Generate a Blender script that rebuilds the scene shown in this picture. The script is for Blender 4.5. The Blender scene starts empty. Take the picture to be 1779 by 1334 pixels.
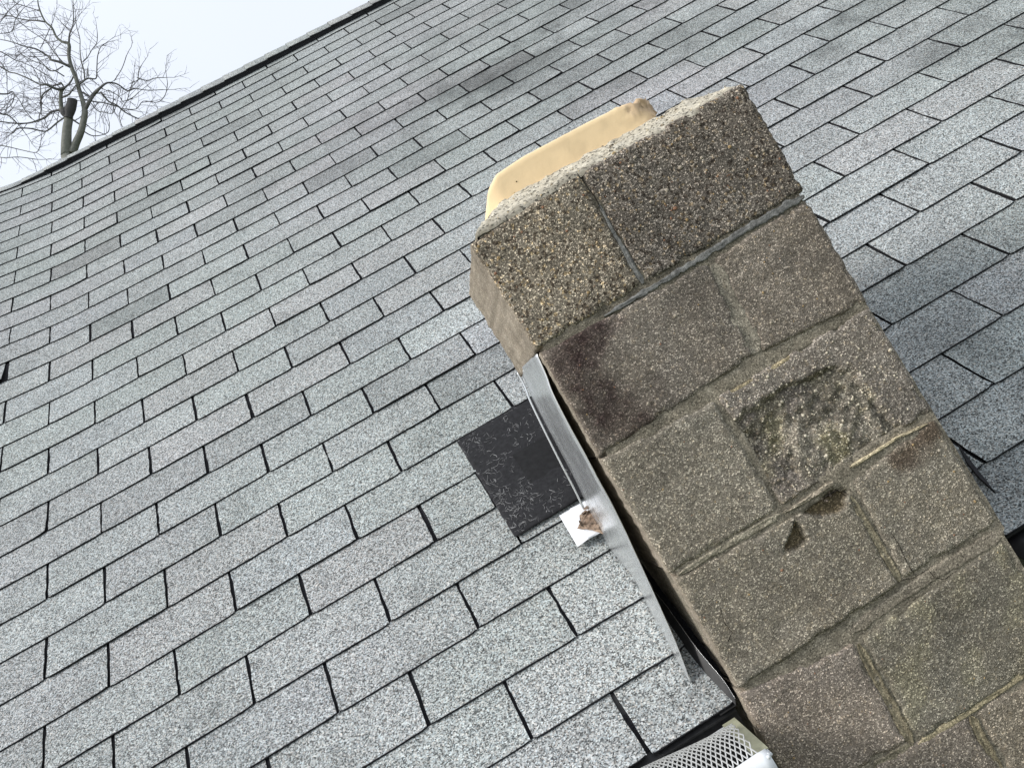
import bpy, bmesh, math, random
from mathutils import Vector, Matrix, noise
random.seed(7)
D = {"cam":{"loc":[1.01999,-3.61447,-1.4904],"R":[[0.8624276,-0.0587163,-0.5027634],[-0.4953208,0.1067443,-0.862127],[0.104288,0.9925513,0.0629758]],"f":0.8705654151708107},"pitch":0.7541823362284006,"asp":1.0121751148537441,"du":[[-0.0,-0.0,-0.007,-0.01,-0.012,-0.013,-0.016,-0.02,-0.023,-0.027,-0.032,-0.036,-0.042,-0.047,-0.053,-0.058,-0.056,-0.04,-0.026,-0.0],[-0.0,-0.006,-0.009,-0.01,-0.009,-0.011,-0.017,-0.024,-0.03,-0.035,-0.042,-0.05,-0.059,-0.067,-0.076,-0.085,-0.086,-0.081,-0.069,-0.039],[-0.006,-0.009,-0.008,-0.003,0.001,-0.0,-0.01,-0.019,-0.025,-0.031,-0.037,-0.046,-0.059,-0.065,-0.073,-0.082,-0.093,-0.104,-0.091,-0.06],[-0.012,-0.013,-0.006,0.003,0.008,0.011,-0.001,-0.008,-0.012,-0.017,-0.022,-0.025,-0.041,-0.04,-0.043,-0.041,-0.061,-0.087,-0.086,-0.059],[-0.019,-0.02,-0.007,0.006,0.007,0.021,0.022,0.016,0.01,0.005,0.001,0.007,-0.005,-0.014,-0.003,0.008,-0.019,-0.048,-0.051,-0.038],[-0.027,-0.03,-0.012,0.004,0.01,0.029,0.04,0.036,0.028,0.032,0.024,0.032,0.016,0.008,0.007,0.005,0.005,0.003,-0.012,-0.018],[-0.022,-0.032,-0.023,-0.007,-0.004,0.013,0.027,0.023,0.015,0.016,0.011,0.016,0.013,0.007,0.006,0.008,0.008,0.027,0.011,-0.004],[0.01,-0.01,-0.017,-0.019,-0.022,-0.017,-0.0,-0.006,-0.018,-0.023,-0.028,-0.019,-0.013,-0.007,0.003,0.007,0.01,0.019,0.012,0.001],[0.064,0.043,0.007,-0.021,-0.034,-0.033,-0.029,-0.036,-0.047,-0.052,-0.054,-0.038,-0.032,-0.027,-0.021,-0.005,0.006,0.011,0.007,0.001],[0.124,0.099,0.035,-0.019,-0.032,-0.033,-0.032,-0.048,-0.058,-0.061,-0.07,-0.055,-0.03,-0.019,-0.034,-0.018,-0.011,-0.003,0.001,-0.0],[0.149,0.126,0.071,-0.001,-0.013,-0.019,-0.038,-0.04,-0.039,-0.037,-0.043,-0.039,-0.033,-0.001,-0.003,-0.027,-0.031,-0.016,-0.005,-0.001],[0.126,0.135,0.093,0.04,0.027,0.015,-0.017,-0.008,0.0,0.004,-0.003,-0.025,-0.022,0.001,0.005,-0.01,-0.017,-0.01,-0.004,-0.001],[0.09,0.105,0.108,0.075,0.052,0.04,0.035,0.057,0.058,0.061,0.047,0.021,0.01,0.013,0.011,0.004,-0.001,-0.001,0.0,0.0],[0.044,0.081,0.091,0.075,0.07,0.054,0.052,0.086,0.105,0.104,0.082,0.048,0.035,0.026,0.015,0.009,0.004,0.002,0.0,0.0],[0.001,0.04,0.057,0.059,0.071,0.078,0.084,0.1,0.111,0.095,0.077,0.046,0.033,0.024,0.012,0.002,0.0,0.0,0.0,0.0],[0.0,0.0,0.008,0.036,0.062,0.079,0.088,0.087,0.08,0.064,0.049,0.026,0.009,0.004,0.0,0.0,0.0,0.0,0.0,0.0],[0.0,0.0,0.0,0.0,0.035,0.055,0.062,0.056,0.038,0.023,0.006,0.0,0.0,0.0,0.0,0.0,0.0,0.0,0.0,0.0]],"dn":[[0.0,0.0,0.024,0.044,0.059,0.073,0.094,0.104,0.104,0.104,0.104,0.104,0.104,0.104,0.104,0.104,0.091,0.06,0.037,0.0],[0.0,0.014,0.025,0.034,0.046,0.065,0.097,0.138,0.188,0.188,0.188,0.188,0.188,0.188,0.188,0.188,0.168,0.142,0.111,0.06],[0.008,0.012,0.008,-0.003,-0.005,0.012,0.047,0.091,0.144,0.214,0.25,0.25,0.25,0.25,0.25,0.25,0.236,0.222,0.177,0.111],[0.009,0.011,-0.004,-0.033,-0.047,-0.039,-0.013,0.017,0.048,0.108,0.166,0.202,0.25,0.25,0.25,0.25,0.25,0.25,0.222,0.142],[0.012,0.024,0.015,-0.015,-0.034,-0.043,-0.05,-0.044,-0.014,0.02,0.048,0.087,0.107,0.16,0.16,0.208,0.25,0.25,0.222,0.142],[0.013,0.039,0.046,0.033,0.009,-0.03,-0.068,-0.075,-0.064,-0.043,-0.024,-0.019,-0.011,-0.012,-0.005,0.037,0.083,0.093,0.152,0.142],[-0.004,0.038,0.039,0.021,-0.004,-0.052,-0.085,-0.092,-0.087,-0.074,-0.075,-0.094,-0.055,-0.082,-0.123,-0.056,-0.054,-0.061,0.024,0.068],[-0.034,0.004,0.02,0.007,-0.013,-0.043,-0.075,-0.081,-0.085,-0.08,-0.086,-0.109,-0.12,-0.134,-0.106,-0.062,-0.04,-0.042,-0.006,0.024],[-0.058,-0.032,-0.01,-0.004,-0.01,-0.027,-0.05,-0.062,-0.079,-0.073,-0.051,-0.06,-0.099,-0.091,-0.062,-0.005,0.016,0.002,0.001,0.011],[-0.085,-0.059,-0.031,-0.012,-0.002,-0.009,-0.025,-0.055,-0.081,-0.085,-0.064,-0.06,-0.035,-0.033,-0.026,0.027,0.034,0.016,0.004,0.007],[-0.094,-0.069,-0.037,-0.01,0.018,0.015,-0.016,-0.035,-0.048,-0.039,-0.048,-0.054,-0.01,0.04,0.007,-0.033,-0.034,-0.014,-0.006,0.0],[-0.077,-0.069,-0.036,0.003,0.039,0.037,-0.002,0.003,0.011,0.029,0.01,-0.016,0.01,0.054,0.024,-0.021,-0.037,-0.026,-0.013,-0.004],[-0.056,-0.054,-0.039,-0.002,0.027,0.027,0.021,0.051,0.073,0.08,0.062,0.035,0.033,0.039,0.016,-0.008,-0.021,-0.019,-0.01,-0.0],[-0.029,-0.045,-0.038,-0.017,-0.001,0.005,0.006,0.045,0.085,0.097,0.08,0.047,0.036,0.024,0.008,-0.004,-0.008,-0.007,-0.0,-0.0],[-0.0,-0.025,-0.029,-0.024,-0.021,-0.017,-0.003,0.029,0.059,0.062,0.053,0.031,0.02,0.011,0.002,-0.001,-0.0,-0.0,-0.0,-0.0],[-0.0,-0.0,-0.005,-0.019,-0.027,-0.025,-0.012,0.008,0.023,0.025,0.021,0.011,0.003,0.001,-0.0,-0.0,-0.0,-0.0,-0.0,-0.0],[-0.0,-0.0,-0.0,-0.0,-0.018,-0.022,-0.016,-0.004,0.003,0.004,0.001,0.0,0.0,-0.0,-0.0,-0.0,-0.0,-0.0,-0.0,-0.0]],"Yc":-2.222905783517336,"B":{"b1":[[1.2254,-1.1773],[1.4313,-1.1616],[1.4266,-1.3663],[1.2311,-1.3696]],"b2":[[1.4385,-1.1623],[1.7504,-1.1621],[1.7439,-1.3621],[1.4395,-1.3649]],"b3":[[1.2337,-1.3849],[1.5401,-1.3912],[1.5257,-1.554],[1.2313,-1.5662]],"b4":[[1.5577,-1.3914],[1.7389,-1.3827],[1.7358,-1.5718],[1.5443,-1.5561]],"b5":[[1.2317,-1.5779],[1.4304,-1.5889],[1.432,-1.7812],[1.233,-1.7777]],"b6":[[1.4433,-1.5858],[1.7331,-1.5867],[1.7307,-1.7749],[1.4422,-1.7788]],"b7":[[1.2375,-1.7946],[1.5413,-1.8137],[1.5325,-1.9774],[1.2358,-1.9818]],"b8":[[1.5611,-1.8105],[1.729,-1.7932],[1.7268,-1.9812],[1.5487,-1.9746]],"b9":[[1.2331,-1.9963],[1.4221,-2.0206],[1.4164,-2.185],[1.2248,-2.172]],"b10":[[1.4444,-2.0217],[1.7188,-2.0155],[1.7205,-2.2009],[1.4336,-2.1955]],"b11":[[1.2257,-2.1873],[1.5187,-2.2066],[1.5173,-2.3784],[1.2169,-2.3642]],"b12":[[1.5369,-2.2094],[1.7164,-2.217],[1.7111,-2.3959],[1.5362,-2.38]]},"joints":{"j1h":[[1.3491,-1.3815],[1.4171,-1.3803],[1.4698,-1.3799],[1.549,-1.3766],[1.6292,-1.3734],[1.7402,-1.3734]],"j1v":[[1.4364,-1.2172],[1.4334,-1.2625],[1.4326,-1.3111],[1.4317,-1.367]],"j2v":[[1.5483,-1.3959],[1.5405,-1.4589],[1.5361,-1.5159],[1.5342,-1.5546]],"j3tan":[[1.4522,-1.5909],[1.5037,-1.5928],[1.5602,-1.591],[1.603,-1.5939]],"j3led":[[1.5674,-1.7868],[1.6145,-1.7866],[1.6602,-1.7855],[1.7152,-1.7917]],"j3led2":[[1.4362,-1.792],[1.4762,-1.7945],[1.5304,-1.7926]],"j3left":[[1.2419,-1.7891],[1.3167,-1.7891],[1.3908,-1.7914],[1.4299,-1.7914]],"j4":[[1.43,-2.0049],[1.5223,-1.9982],[1.5899,-1.9969],[1.6558,-1.9993],[1.7289,-2.0004]],"j4v":[[1.5429,-1.8251],[1.5428,-1.8806],[1.5426,-1.9326],[1.5416,-1.9787]],"j5v":[[1.4309,-2.0239],[1.4277,-2.085],[1.4254,-2.1442],[1.423,-2.1951]],"j5h":[[1.4299,-2.2012],[1.5001,-2.2014],[1.5669,-2.2011],[1.6335,-2.2003],[1.7247,-2.2013]],"j5l":[[1.352,-2.194],[1.3942,-2.1957],[1.4247,-2.1991]],"j6v":[[1.526,-2.209],[1.523,-2.2536],[1.5213,-2.3029],[1.5203,-2.3623]],"ck1":[[1.541,-1.9762],[1.5598,-1.9832],[1.5894,-1.9841],[1.5906,-1.9993],[1.6031,-2.0109],[1.6322,-2.0094]],"ck2":[[1.4499,-1.8032],[1.4384,-1.8162],[1.437,-1.8289]],"ck3":[[1.2727,-1.8604],[1.2642,-1.8879],[1.2678,-1.9062],[1.2509,-1.9163]],"ck4":[[1.5364,-1.8214],[1.5278,-1.8037],[1.5122,-1.8072]],"ck5":[[1.5686,-1.9062],[1.5686,-1.9302],[1.565,-1.9666],[1.5659,-1.9858]],"hole7b":[[1.4624,-1.8094],[1.4903,-1.807],[1.5236,-1.8033],[1.5472,-1.815],[1.5277,-1.8351],[1.5093,-1.8379],[1.4832,-1.8268]],"crackb2":[[1.43,-1.1565],[1.4331,-1.1824],[1.4355,-1.2079],[1.4335,-1.2331]],"stain3":[[1.2849,-1.3993],[1.2553,-1.467],[1.3066,-1.5597],[1.368,-1.404],[1.2469,-1.4094]],"stain8":[[1.7172,-1.8025],[1.6402,-1.8164]],"hole7":[[1.4003,-1.8456],[1.4314,-1.8256],[1.4482,-1.8094],[1.4475,-1.8278],[1.4466,-1.8501],[1.4284,-1.8528]],"crater":[[1.4304,-1.626],[1.4861,-1.621],[1.5424,-1.6193],[1.584,-1.6239],[1.6259,-1.6286],[1.6618,-1.6535],[1.6683,-1.7067],[1.6728,-1.7522],[1.6899,-1.7834],[1.5922,-1.7864],[1.5278,-1.7827],[1.4448,-1.7782],[1.4297,-1.7465]]},"Yb":-1.8169057835173357,"crown_in":[[1.2978,-2.1439,-1.1341],[1.3552,-2.1439,-1.127],[1.4564,-2.1439,-1.1206],[1.5588,-2.1439,-1.1164],[1.6326,-2.1439,-1.1169]],"crown_sil":[[1.6205,-2.1929,-1.127],[1.6949,-2.1929,-1.1369],[1.7609,-2.1929,-1.1522]],"crown_low":[[1.2382,-2.2229,-1.1715],[1.2601,-2.2229,-1.1687],[1.3684,-2.2229,-1.1596],[1.4323,-2.2229,-1.171],[1.4978,-2.2229,-1.1643],[1.5953,-2.2229,-1.1681],[1.674,-2.2229,-1.1553],[1.7448,-2.2229,-1.1602]],"flue":[[1.2955,-2.1379,-1.125],[1.3097,-2.1379,-1.0867],[1.3345,-2.1379,-1.0715],[1.3926,-2.1379,-1.064],[1.5056,-2.1379,-1.0666],[1.58,-2.1379,-1.0696],[1.6393,-2.1379,-1.0772],[1.6373,-2.1379,-1.1118]],"back":[[1.2532,-1.8169,-1.1275],[1.2447,-1.8169,-1.1752],[1.2395,-1.8169,-1.2548],[1.2318,-1.8169,-1.3474],[1.2407,-1.8169,-1.3579]],"sheetL":[[1.2335,-1.845,-1.3618],[1.2318,-1.845,-1.3944],[1.2274,-1.845,-1.4225],[1.2238,-1.845,-1.4856],[1.2208,-1.845,-1.5699],[1.2183,-1.845,-1.6171],[1.2131,-1.845,-1.6639],[1.2101,-1.8396,-1.72],[1.2069,-1.8772,-1.7553],[1.2105,-1.9355,-1.81],[1.1989,-2.0021,-1.8726],[1.1896,-2.0658,-1.9324],[1.1849,-2.1083,-1.9724]],"sheetR":[[1.2343,-2.16,-1.375],[1.2305,-2.1558,-1.4142],[1.2258,-2.1517,-1.4419],[1.2228,-2.1475,-1.495],[1.2216,-2.1433,-1.5601],[1.22,-2.1392,-1.6053],[1.2197,-2.135,-1.6447],[1.2167,-2.1308,-1.6979],[1.2133,-2.1267,-1.7368],[1.206,-2.1225,-1.8159],[1.1987,-2.1183,-1.8874],[1.193,-2.1142,-1.9303],[1.1849,-2.11,-1.9752]],"lip":[[1.2263,-1.852,-1.3641],[1.2247,-1.852,-1.3964],[1.2197,-1.852,-1.4255],[1.2147,-1.852,-1.4861],[1.2096,-1.852,-1.5648],[1.2073,-1.852,-1.6159],[1.2037,-1.852,-1.6621]],"felt":[[1.0593,-1.5098,-1.4142],[1.2681,-1.5034,-1.4082],[1.3384,-1.552,-1.4539],[1.2791,-1.7756,-1.6639],[1.2382,-1.7931,-1.6804],[1.2122,-1.7718,-1.6604],[1.0578,-1.7654,-1.6544]],"card":[[1.1605,-1.7799,-1.657],[1.2247,-1.7951,-1.6562],[1.216,-1.876,-1.7185],[1.1555,-1.8534,-1.7206]],"card2":[[1.1839,-1.804,-1.6536],[1.2306,-1.8073,-1.6567],[1.2227,-1.872,-1.7175],[1.1777,-1.8688,-1.7144]],"leaf":[[1.1727,-1.8527,-1.6829],[1.1959,-1.8388,-1.6698],[1.2192,-1.8326,-1.664],[1.2243,-1.8689,-1.6981],[1.2121,-1.8887,-1.7166],[1.1912,-1.8674,-1.6967]],"base_edge":[[1.2239,-2.0022,-1.8192],[1.2216,-2.0227,-1.8384],[1.2229,-2.0497,-1.8639],[1.2215,-2.1181,-1.9281],[1.2255,-2.1701,-1.9769],[1.223,-2.1971,-2.0023]],"base_low":[[1.211,-1.9785,-1.8504],[1.2135,-2.0224,-1.8917],[1.2128,-2.0911,-1.9562],[1.2209,-2.1468,-2.0085],[1.2246,-2.1616,-2.0225]],"eave":[[1.0613,-2.1565,-2.0259],[1.225,-2.1559,-2.0253],[1.7548,-2.1616,-2.0307]],"gut":{"m_tr":[1.2074,-2.1764,-2.045],"cap_in":[1.2071,-2.189,-2.045],"cap_out":[1.2069,-2.3255,-2.045],"br":[1.1955,-2.3624,-2.045],"m_l":[1.0401,-2.1106,-2.045]},"stain_shade":[[2.0194,-0.1004,-0.0943],[2.3282,-0.1744,-0.1638],[2.9677,-1.0497,-0.9861],[1.9655,-1.9005,-1.7854],[1.2495,0.0805,0.0757]],"right":{"a":[1.8397,-2.0231,-1.9006],"b":[1.8069,-2.1096,-1.9818],"c":[1.8101,-2.0823,-1.9562],"d":[1.8454,-2.0665,-1.9413]},"t1":{"trunkL":[[-2.32,13.0,7.453,0.101],[-2.209,13.0,7.667,0.095],[-2.067,13.0,7.911,0.085],[-1.936,13.0,8.093,0.077],[-1.936,13.0,8.197,0.06],[-1.979,13.0,8.279,0.046],[-1.931,13.0,8.427,0.037],[-1.838,13.0,8.596,0.035],[-1.742,13.0,8.648,0.027]],"trunkR":[[-2.202,13.0,7.433,0.077],[-2.052,13.0,7.58,0.07],[-1.902,13.0,7.705,0.064],[-1.777,13.0,7.844,0.06],[-1.632,13.0,8.042,0.056],[-1.575,13.0,8.243,0.043],[-1.527,13.0,8.472,0.041],[-1.474,13.0,8.699,0.039],[-1.446,13.0,8.941,0.037],[-1.384,13.0,9.165,0.033],[-1.28,13.0,9.366,0.033],[-1.366,13.0,9.471,0.023],[-1.416,13.0,9.604,0.021],[-1.406,13.0,9.811,0.019],[-1.455,13.0,9.967,0.017],[-1.452,13.0,10.142,0.015],[-1.417,13.0,10.335,0.012],[-1.358,13.0,10.493,0.009],[-1.323,13.0,10.687,0.006]]},"b1t":[[[-1.271,13.0,9.384,0.019],[-1.162,13.0,9.49,0.015],[-1.043,13.0,9.637,0.012],[-0.938,13.0,9.84,0.009],[-0.849,13.0,10.029,0.005]],[[-1.455,13.0,9.967,0.015],[-1.597,13.0,10.067,0.014],[-1.725,13.0,10.195,0.012],[-1.881,13.0,10.35,0.01],[-1.982,13.0,10.487,0.01],[-2.105,13.0,10.624,0.008],[-2.283,13.0,10.779,0.005]],[[-1.457,13.0,10.215,0.01],[-1.59,13.0,10.417,0.008],[-1.718,13.0,10.545,0.008],[-1.774,13.0,10.646,0.008],[-1.835,13.0,10.821,0.005]],[[-1.45,13.0,8.932,0.027],[-1.561,13.0,9.05,0.024],[-1.693,13.0,9.169,0.021],[-1.696,13.0,9.288,0.019],[-1.754,13.0,9.425,0.017],[-1.851,13.0,9.571,0.014],[-1.992,13.0,9.671,0.011],[-2.176,13.0,9.853,0.009],[-2.351,13.0,10.054,0.008],[-2.519,13.0,10.226,0.005]],[[-1.613,13.0,8.078,0.039],[-1.473,13.0,8.14,0.035],[-1.381,13.0,8.276,0.037],[-1.26,13.0,8.303,0.033],[-1.141,13.0,8.284,0.023],[-1.017,13.0,8.356,0.017],[-0.914,13.0,8.346,0.015],[-0.849,13.0,8.264,0.014],[-0.776,13.0,8.154,0.012],[-0.625,13.0,8.071,0.009],[-0.439,13.0,7.97,0.008],[-0.176,13.0,7.849,0.005]],[[-1.391,13.0,8.258,0.015],[-1.439,13.0,8.331,0.015],[-1.509,13.0,8.486,0.015]],[[-1.202,13.0,8.248,0.021],[-1.161,13.0,8.038,0.015],[-1.072,13.0,7.92,0.014],[-1.002,13.0,7.765,0.013],[-0.864,13.0,7.573,0.01],[-0.739,13.0,7.4,0.008]],[[-1.553,13.0,8.277,0.014],[-1.386,13.0,8.185,0.012],[-1.247,13.0,8.039,0.012],[-1.081,13.0,7.902,0.012]],[[-1.747,13.0,8.639,0.029],[-1.862,13.0,8.632,0.025],[-1.976,13.0,8.742,0.021],[-2.076,13.0,8.796,0.014],[-2.196,13.0,8.978,0.013],[-2.357,13.0,9.205,0.012],[-2.486,13.0,9.369,0.012],[-2.601,13.0,9.56,0.01],[-2.716,13.0,9.751,0.008]],[[-1.976,13.0,8.742,0.014],[-2.139,13.0,8.715,0.014],[-2.278,13.0,8.652,0.014],[-2.341,13.0,8.57,0.009]],[[-1.749,13.0,8.664,0.015],[-1.748,13.0,8.728,0.015],[-1.787,13.0,8.777,0.014],[-1.922,13.0,8.805,0.014],[-2.01,13.0,8.76,0.012]],[[-1.75,13.0,8.641,0.021],[-1.618,13.0,8.732,0.015],[-1.474,13.0,8.886,0.014]],[[-1.97,13.0,8.297,0.031],[-2.065,13.0,8.361,0.023],[-2.212,13.0,8.407,0.021],[-2.365,13.0,8.399,0.017],[-2.527,13.0,8.372,0.017],[-2.689,13.0,8.427,0.014],[-2.908,13.0,8.536,0.012],[-3.106,13.0,8.645,0.012],[-3.33,13.0,8.7,0.008]],[[-1.975,13.0,8.08,0.021],[-2.02,13.0,8.117,0.017],[-2.214,13.0,8.154,0.015],[-2.4,13.0,8.164,0.015],[-2.532,13.0,8.237,0.014],[-2.705,13.0,8.355,0.013],[-2.9,13.0,8.428,0.012],[-3.033,13.0,8.456,0.01],[-3.151,13.0,8.555,0.008]],[[-1.868,13.0,8.496,0.021],[-1.725,13.0,8.441,0.017],[-1.63,13.0,8.459,0.014],[-1.531,13.0,8.567,0.012]],[[-1.54,13.0,8.549,0.019],[-1.36,13.0,8.567,0.015],[-1.272,13.0,8.612,0.014],[-1.161,13.0,8.575,0.012],[-1.035,13.0,8.694,0.01],[-0.916,13.0,8.84,0.009],[-0.782,13.0,8.931,0.006],[-0.71,13.0,8.986,0.004]],[[-1.35,13.0,8.585,0.014],[-1.266,13.0,8.726,0.012],[-1.214,13.0,8.931,0.01],[-1.136,13.0,9.123,0.009],[-1.041,13.0,9.307,0.007],[-0.988,13.0,9.513,0.006],[-0.935,13.0,9.721,0.004]],[[-1.214,13.0,8.931,0.01],[-1.085,13.0,8.931,0.008],[-0.936,13.0,8.968,0.007],[-0.808,13.0,9.11,0.006],[-0.721,13.0,9.298,0.004]],[[-1.262,13.0,8.63,0.012],[-1.215,13.0,8.721,0.012],[-1.201,13.0,8.831,0.01]],[[-1.921,13.0,8.062,0.017],[-1.834,13.0,7.898,0.014],[-1.727,13.0,7.816,0.01],[-1.666,13.0,7.644,0.008],[-1.528,13.0,7.498,0.006]],[[-1.825,13.0,7.709,0.012],[-1.761,13.0,7.627,0.01],[-1.628,13.0,7.554,0.008],[-1.457,13.0,7.552,0.008],[-1.342,13.0,7.65,0.006]],[[-1.457,13.0,8.131,0.01],[-1.429,13.0,7.977,0.008],[-1.329,13.0,7.84,0.008],[-1.207,13.0,7.785,0.007],[-1.076,13.0,7.829,0.006]],[[-1.171,13.0,7.441,0.007],[-1.099,13.0,7.702,0.007],[-0.858,13.0,7.896,0.007],[-0.711,13.0,8.072,0.007],[-0.573,13.0,8.253,0.005]],[[-1.002,13.0,7.765,0.008],[-0.791,13.0,7.672,0.008],[-0.595,13.0,7.716,0.007],[-0.378,13.0,7.632,0.006],[-0.183,13.0,7.713,0.005],[-0.036,13.0,7.866,0.004]],[[-0.885,13.0,8.319,0.008],[-0.626,13.0,8.4,0.006],[-0.436,13.0,8.554,0.005]],[[-0.656,13.0,8.135,0.007],[-0.481,13.0,8.18,0.007],[-0.431,13.0,8.317,0.005],[-0.318,13.0,8.49,0.004]],[[-0.481,13.0,8.18,0.005],[-0.355,13.0,8.088,0.005],[-0.191,13.0,8.068,0.004],[-0.039,13.0,7.985,0.003]],[[-1.066,13.0,8.22,0.009],[-0.946,13.0,8.037,0.007],[-0.933,13.0,7.937,0.006],[-0.739,13.0,7.854,0.005],[-0.59,13.0,7.889,0.004]],[[-1.52,13.0,9.005,0.014],[-1.584,13.0,9.297,0.009],[-1.63,13.0,9.626,0.008],[-1.78,13.0,9.919,0.006],[-1.872,13.0,10.157,0.005]],[[-1.57,13.0,9.032,0.012],[-1.777,13.0,9.005,0.01],[-1.871,13.0,9.196,0.008],[-2.017,13.0,9.37,0.007],[-2.143,13.0,9.625,0.006]],[[-1.647,13.0,8.841,0.012],[-1.724,13.0,8.941,0.01],[-1.834,13.0,9.06,0.009],[-1.884,13.0,9.297,0.007],[-1.945,13.0,9.47,0.005]],[[-1.779,13.0,9.544,0.008],[-1.678,13.0,9.7,0.007],[-1.524,13.0,9.875,0.006],[-1.407,13.0,9.976,0.004]],[[-2.472,13.0,8.273,0.009],[-2.272,13.0,8.579,0.007],[-2.246,13.0,8.797,0.006],[-2.133,13.0,9.06,0.005],[-2.097,13.0,9.297,0.004]],[[-2.543,13.0,8.381,0.008],[-2.576,13.0,8.607,0.007],[-2.569,13.0,8.788,0.006],[-2.628,13.0,9.006,0.005]]],"t2":{"trunk":[[-4.764,13.0,7.002,0.116],[-4.292,13.0,7.864,0.101],[-3.887,13.0,8.549,0.087],[-3.642,13.0,8.871,0.068],[-3.346,13.0,9.169,0.046],[-3.065,13.0,9.477,0.035],[-2.816,13.0,9.805,0.025],[-2.519,13.0,10.226,0.017],[-2.236,13.0,10.66,0.01],[-2.036,13.0,10.929,0.006]]},"b2t":[[[-3.642,13.0,8.871,0.033],[-3.347,13.0,8.916,0.025],[-3.085,13.0,8.853,0.019],[-2.991,13.0,8.789,0.015],[-2.91,13.0,8.699,0.014],[-2.85,13.0,8.527,0.009],[-2.831,13.0,8.356,0.006]],[[-3.233,13.0,9.268,0.025],[-2.982,13.0,9.223,0.017],[-2.766,13.0,9.151,0.014],[-2.672,13.0,9.169,0.01],[-2.65,13.0,9.087,0.009],[-2.749,13.0,8.933,0.008],[-2.879,13.0,8.843,0.007],[-2.998,13.0,8.816,0.006]],[[-2.816,13.0,9.805,0.014],[-2.558,13.0,9.897,0.011],[-2.449,13.0,9.861,0.01],[-2.328,13.0,9.679,0.009],[-2.208,13.0,9.497,0.007],[-2.055,13.0,9.297,0.005],[-1.944,13.0,9.096,0.003]],[[-2.941,13.0,9.641,0.014],[-2.687,13.0,9.641,0.01],[-2.55,13.0,9.66,0.009],[-2.543,13.0,9.423,0.008],[-2.668,13.0,9.26,0.007]],[[-3.887,13.0,8.549,0.023],[-3.568,13.0,8.395,0.015],[-3.331,13.0,8.241,0.012],[-3.138,13.0,8.043,0.009],[-2.935,13.0,7.862,0.007],[-2.756,13.0,7.717,0.006],[-2.628,13.0,7.761,0.004]],[[-3.568,13.0,8.395,0.012],[-3.438,13.0,8.072,0.009],[-3.277,13.0,7.892,0.007],[-3.072,13.0,7.8,0.006],[-2.858,13.0,7.682,0.004]],[[-2.519,13.0,10.226,0.008],[-2.246,13.0,10.43,0.007],[-2.015,13.0,10.634,0.006],[-1.822,13.0,10.719,0.004]],[[-2.45,13.0,10.236,0.008],[-2.239,13.0,10.192,0.007],[-2.101,13.0,10.211,0.006],[-1.941,13.0,10.359,0.005],[-1.75,13.0,10.397,0.004]]],"stub":[[-1.955,13.0,8.057,0.081],[-1.865,13.0,8.17,0.089],[-1.766,13.0,8.278,0.093],[-1.719,13.0,8.345,0.087]],"stub2":[[-1.953,13.0,8.103,0.058],[-1.962,13.0,8.189,0.068],[-1.954,13.0,8.265,0.054]]}
SC = bpy.context.scene
COL = SC.collection
# ------------------------------------------------------------------ camera
cd = bpy.data.cameras.new("camera"); cam = bpy.data.objects.new("camera", cd); COL.objects.link(cam)
r0, r1, r2 = [Vector(v) for v in D['cam']['R']]
M = Matrix((( r0.x, -r1.x, -r2.x), (r0.y, -r1.y, -r2.y), (r0.z, -r1.z, -r2.z))).to_4x4()
M.translation = Vector(D['cam']['loc'])
cam.matrix_world = M
cd.sensor_width = 36.0; cd.lens = D['cam']['f'] * 36.0; cd.clip_start = 0.02; cd.clip_end = 4000
SC.camera = cam
# ------------------------------------------------------------------ world and sun
W = bpy.data.worlds.new("World"); SC.world = W; W.use_nodes = True
SUN_DIR = Vector((-0.84, -0.26, 0.72)).normalized()
SUN_EL = math.asin(SUN_DIR.z); SUN_AZ = math.atan2(SUN_DIR.x, SUN_DIR.y)
def world():
    nt = W.node_tree; N = nt.nodes; L = nt.links; N.clear()
    out = N.new('ShaderNodeOutputWorld')
    sky = N.new('ShaderNodeTexSky'); sky.sky_type = 'NISHITA'; sky.sun_disc = False
    sky.sun_elevation = SUN_EL; sky.sun_rotation = SUN_AZ
    b1 = N.new('ShaderNodeBackground'); b1.inputs[1].default_value = 0.05
    L.new(sky.outputs[0], b1.inputs[0])
    tc = N.new('ShaderNodeTexCoord'); sp = N.new('ShaderNodeSeparateXYZ'); L.new(tc.outputs['Generated'], sp.inputs[0])
    rp = N.new('ShaderNodeValToRGB'); L.new(sp.outputs[2], rp.inputs[0])
    e = rp.color_ramp.elements
    e[0].position = 0.0; e[0].color = (0.65, 0.67, 0.73, 1)
    e[1].position = 1.0; e[1].color = (0.74, 0.75, 0.77, 1)
    m = rp.color_ramp.elements.new(0.62); m.color = (0.78, 0.81, 0.855, 1)
    nz = N.new('ShaderNodeTexNoise'); nz.inputs['Scale'].default_value = 2.2; nz.inputs['Detail'].default_value = 3
    L.new(tc.outputs['Generated'], nz.inputs['Vector'])
    mr = N.new('ShaderNodeMapRange'); L.new(nz.outputs[0], mr.inputs[0]); mr.inputs[1].default_value = .3; mr.inputs[2].default_value = .7
    mr.inputs[3].default_value = 0.97; mr.inputs[4].default_value = 1.03
    mx = N.new('ShaderNodeMix'); mx.data_type = 'RGBA'; mx.blend_type = 'MULTIPLY'; mx.inputs[0].default_value = 1
    L.new(rp.outputs[0], mx.inputs[6]); L.new(mr.outputs[0], mx.inputs[7])
    b2 = N.new('ShaderNodeBackground'); b2.inputs[1].default_value = 1.10; L.new(mx.outputs[2], b2.inputs[0])
    ad = N.new('ShaderNodeAddShader'); L.new(b1.outputs[0], ad.inputs[0]); L.new(b2.outputs[0], ad.inputs[1])
    L.new(ad.outputs[0], out.inputs[0])
world()
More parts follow.
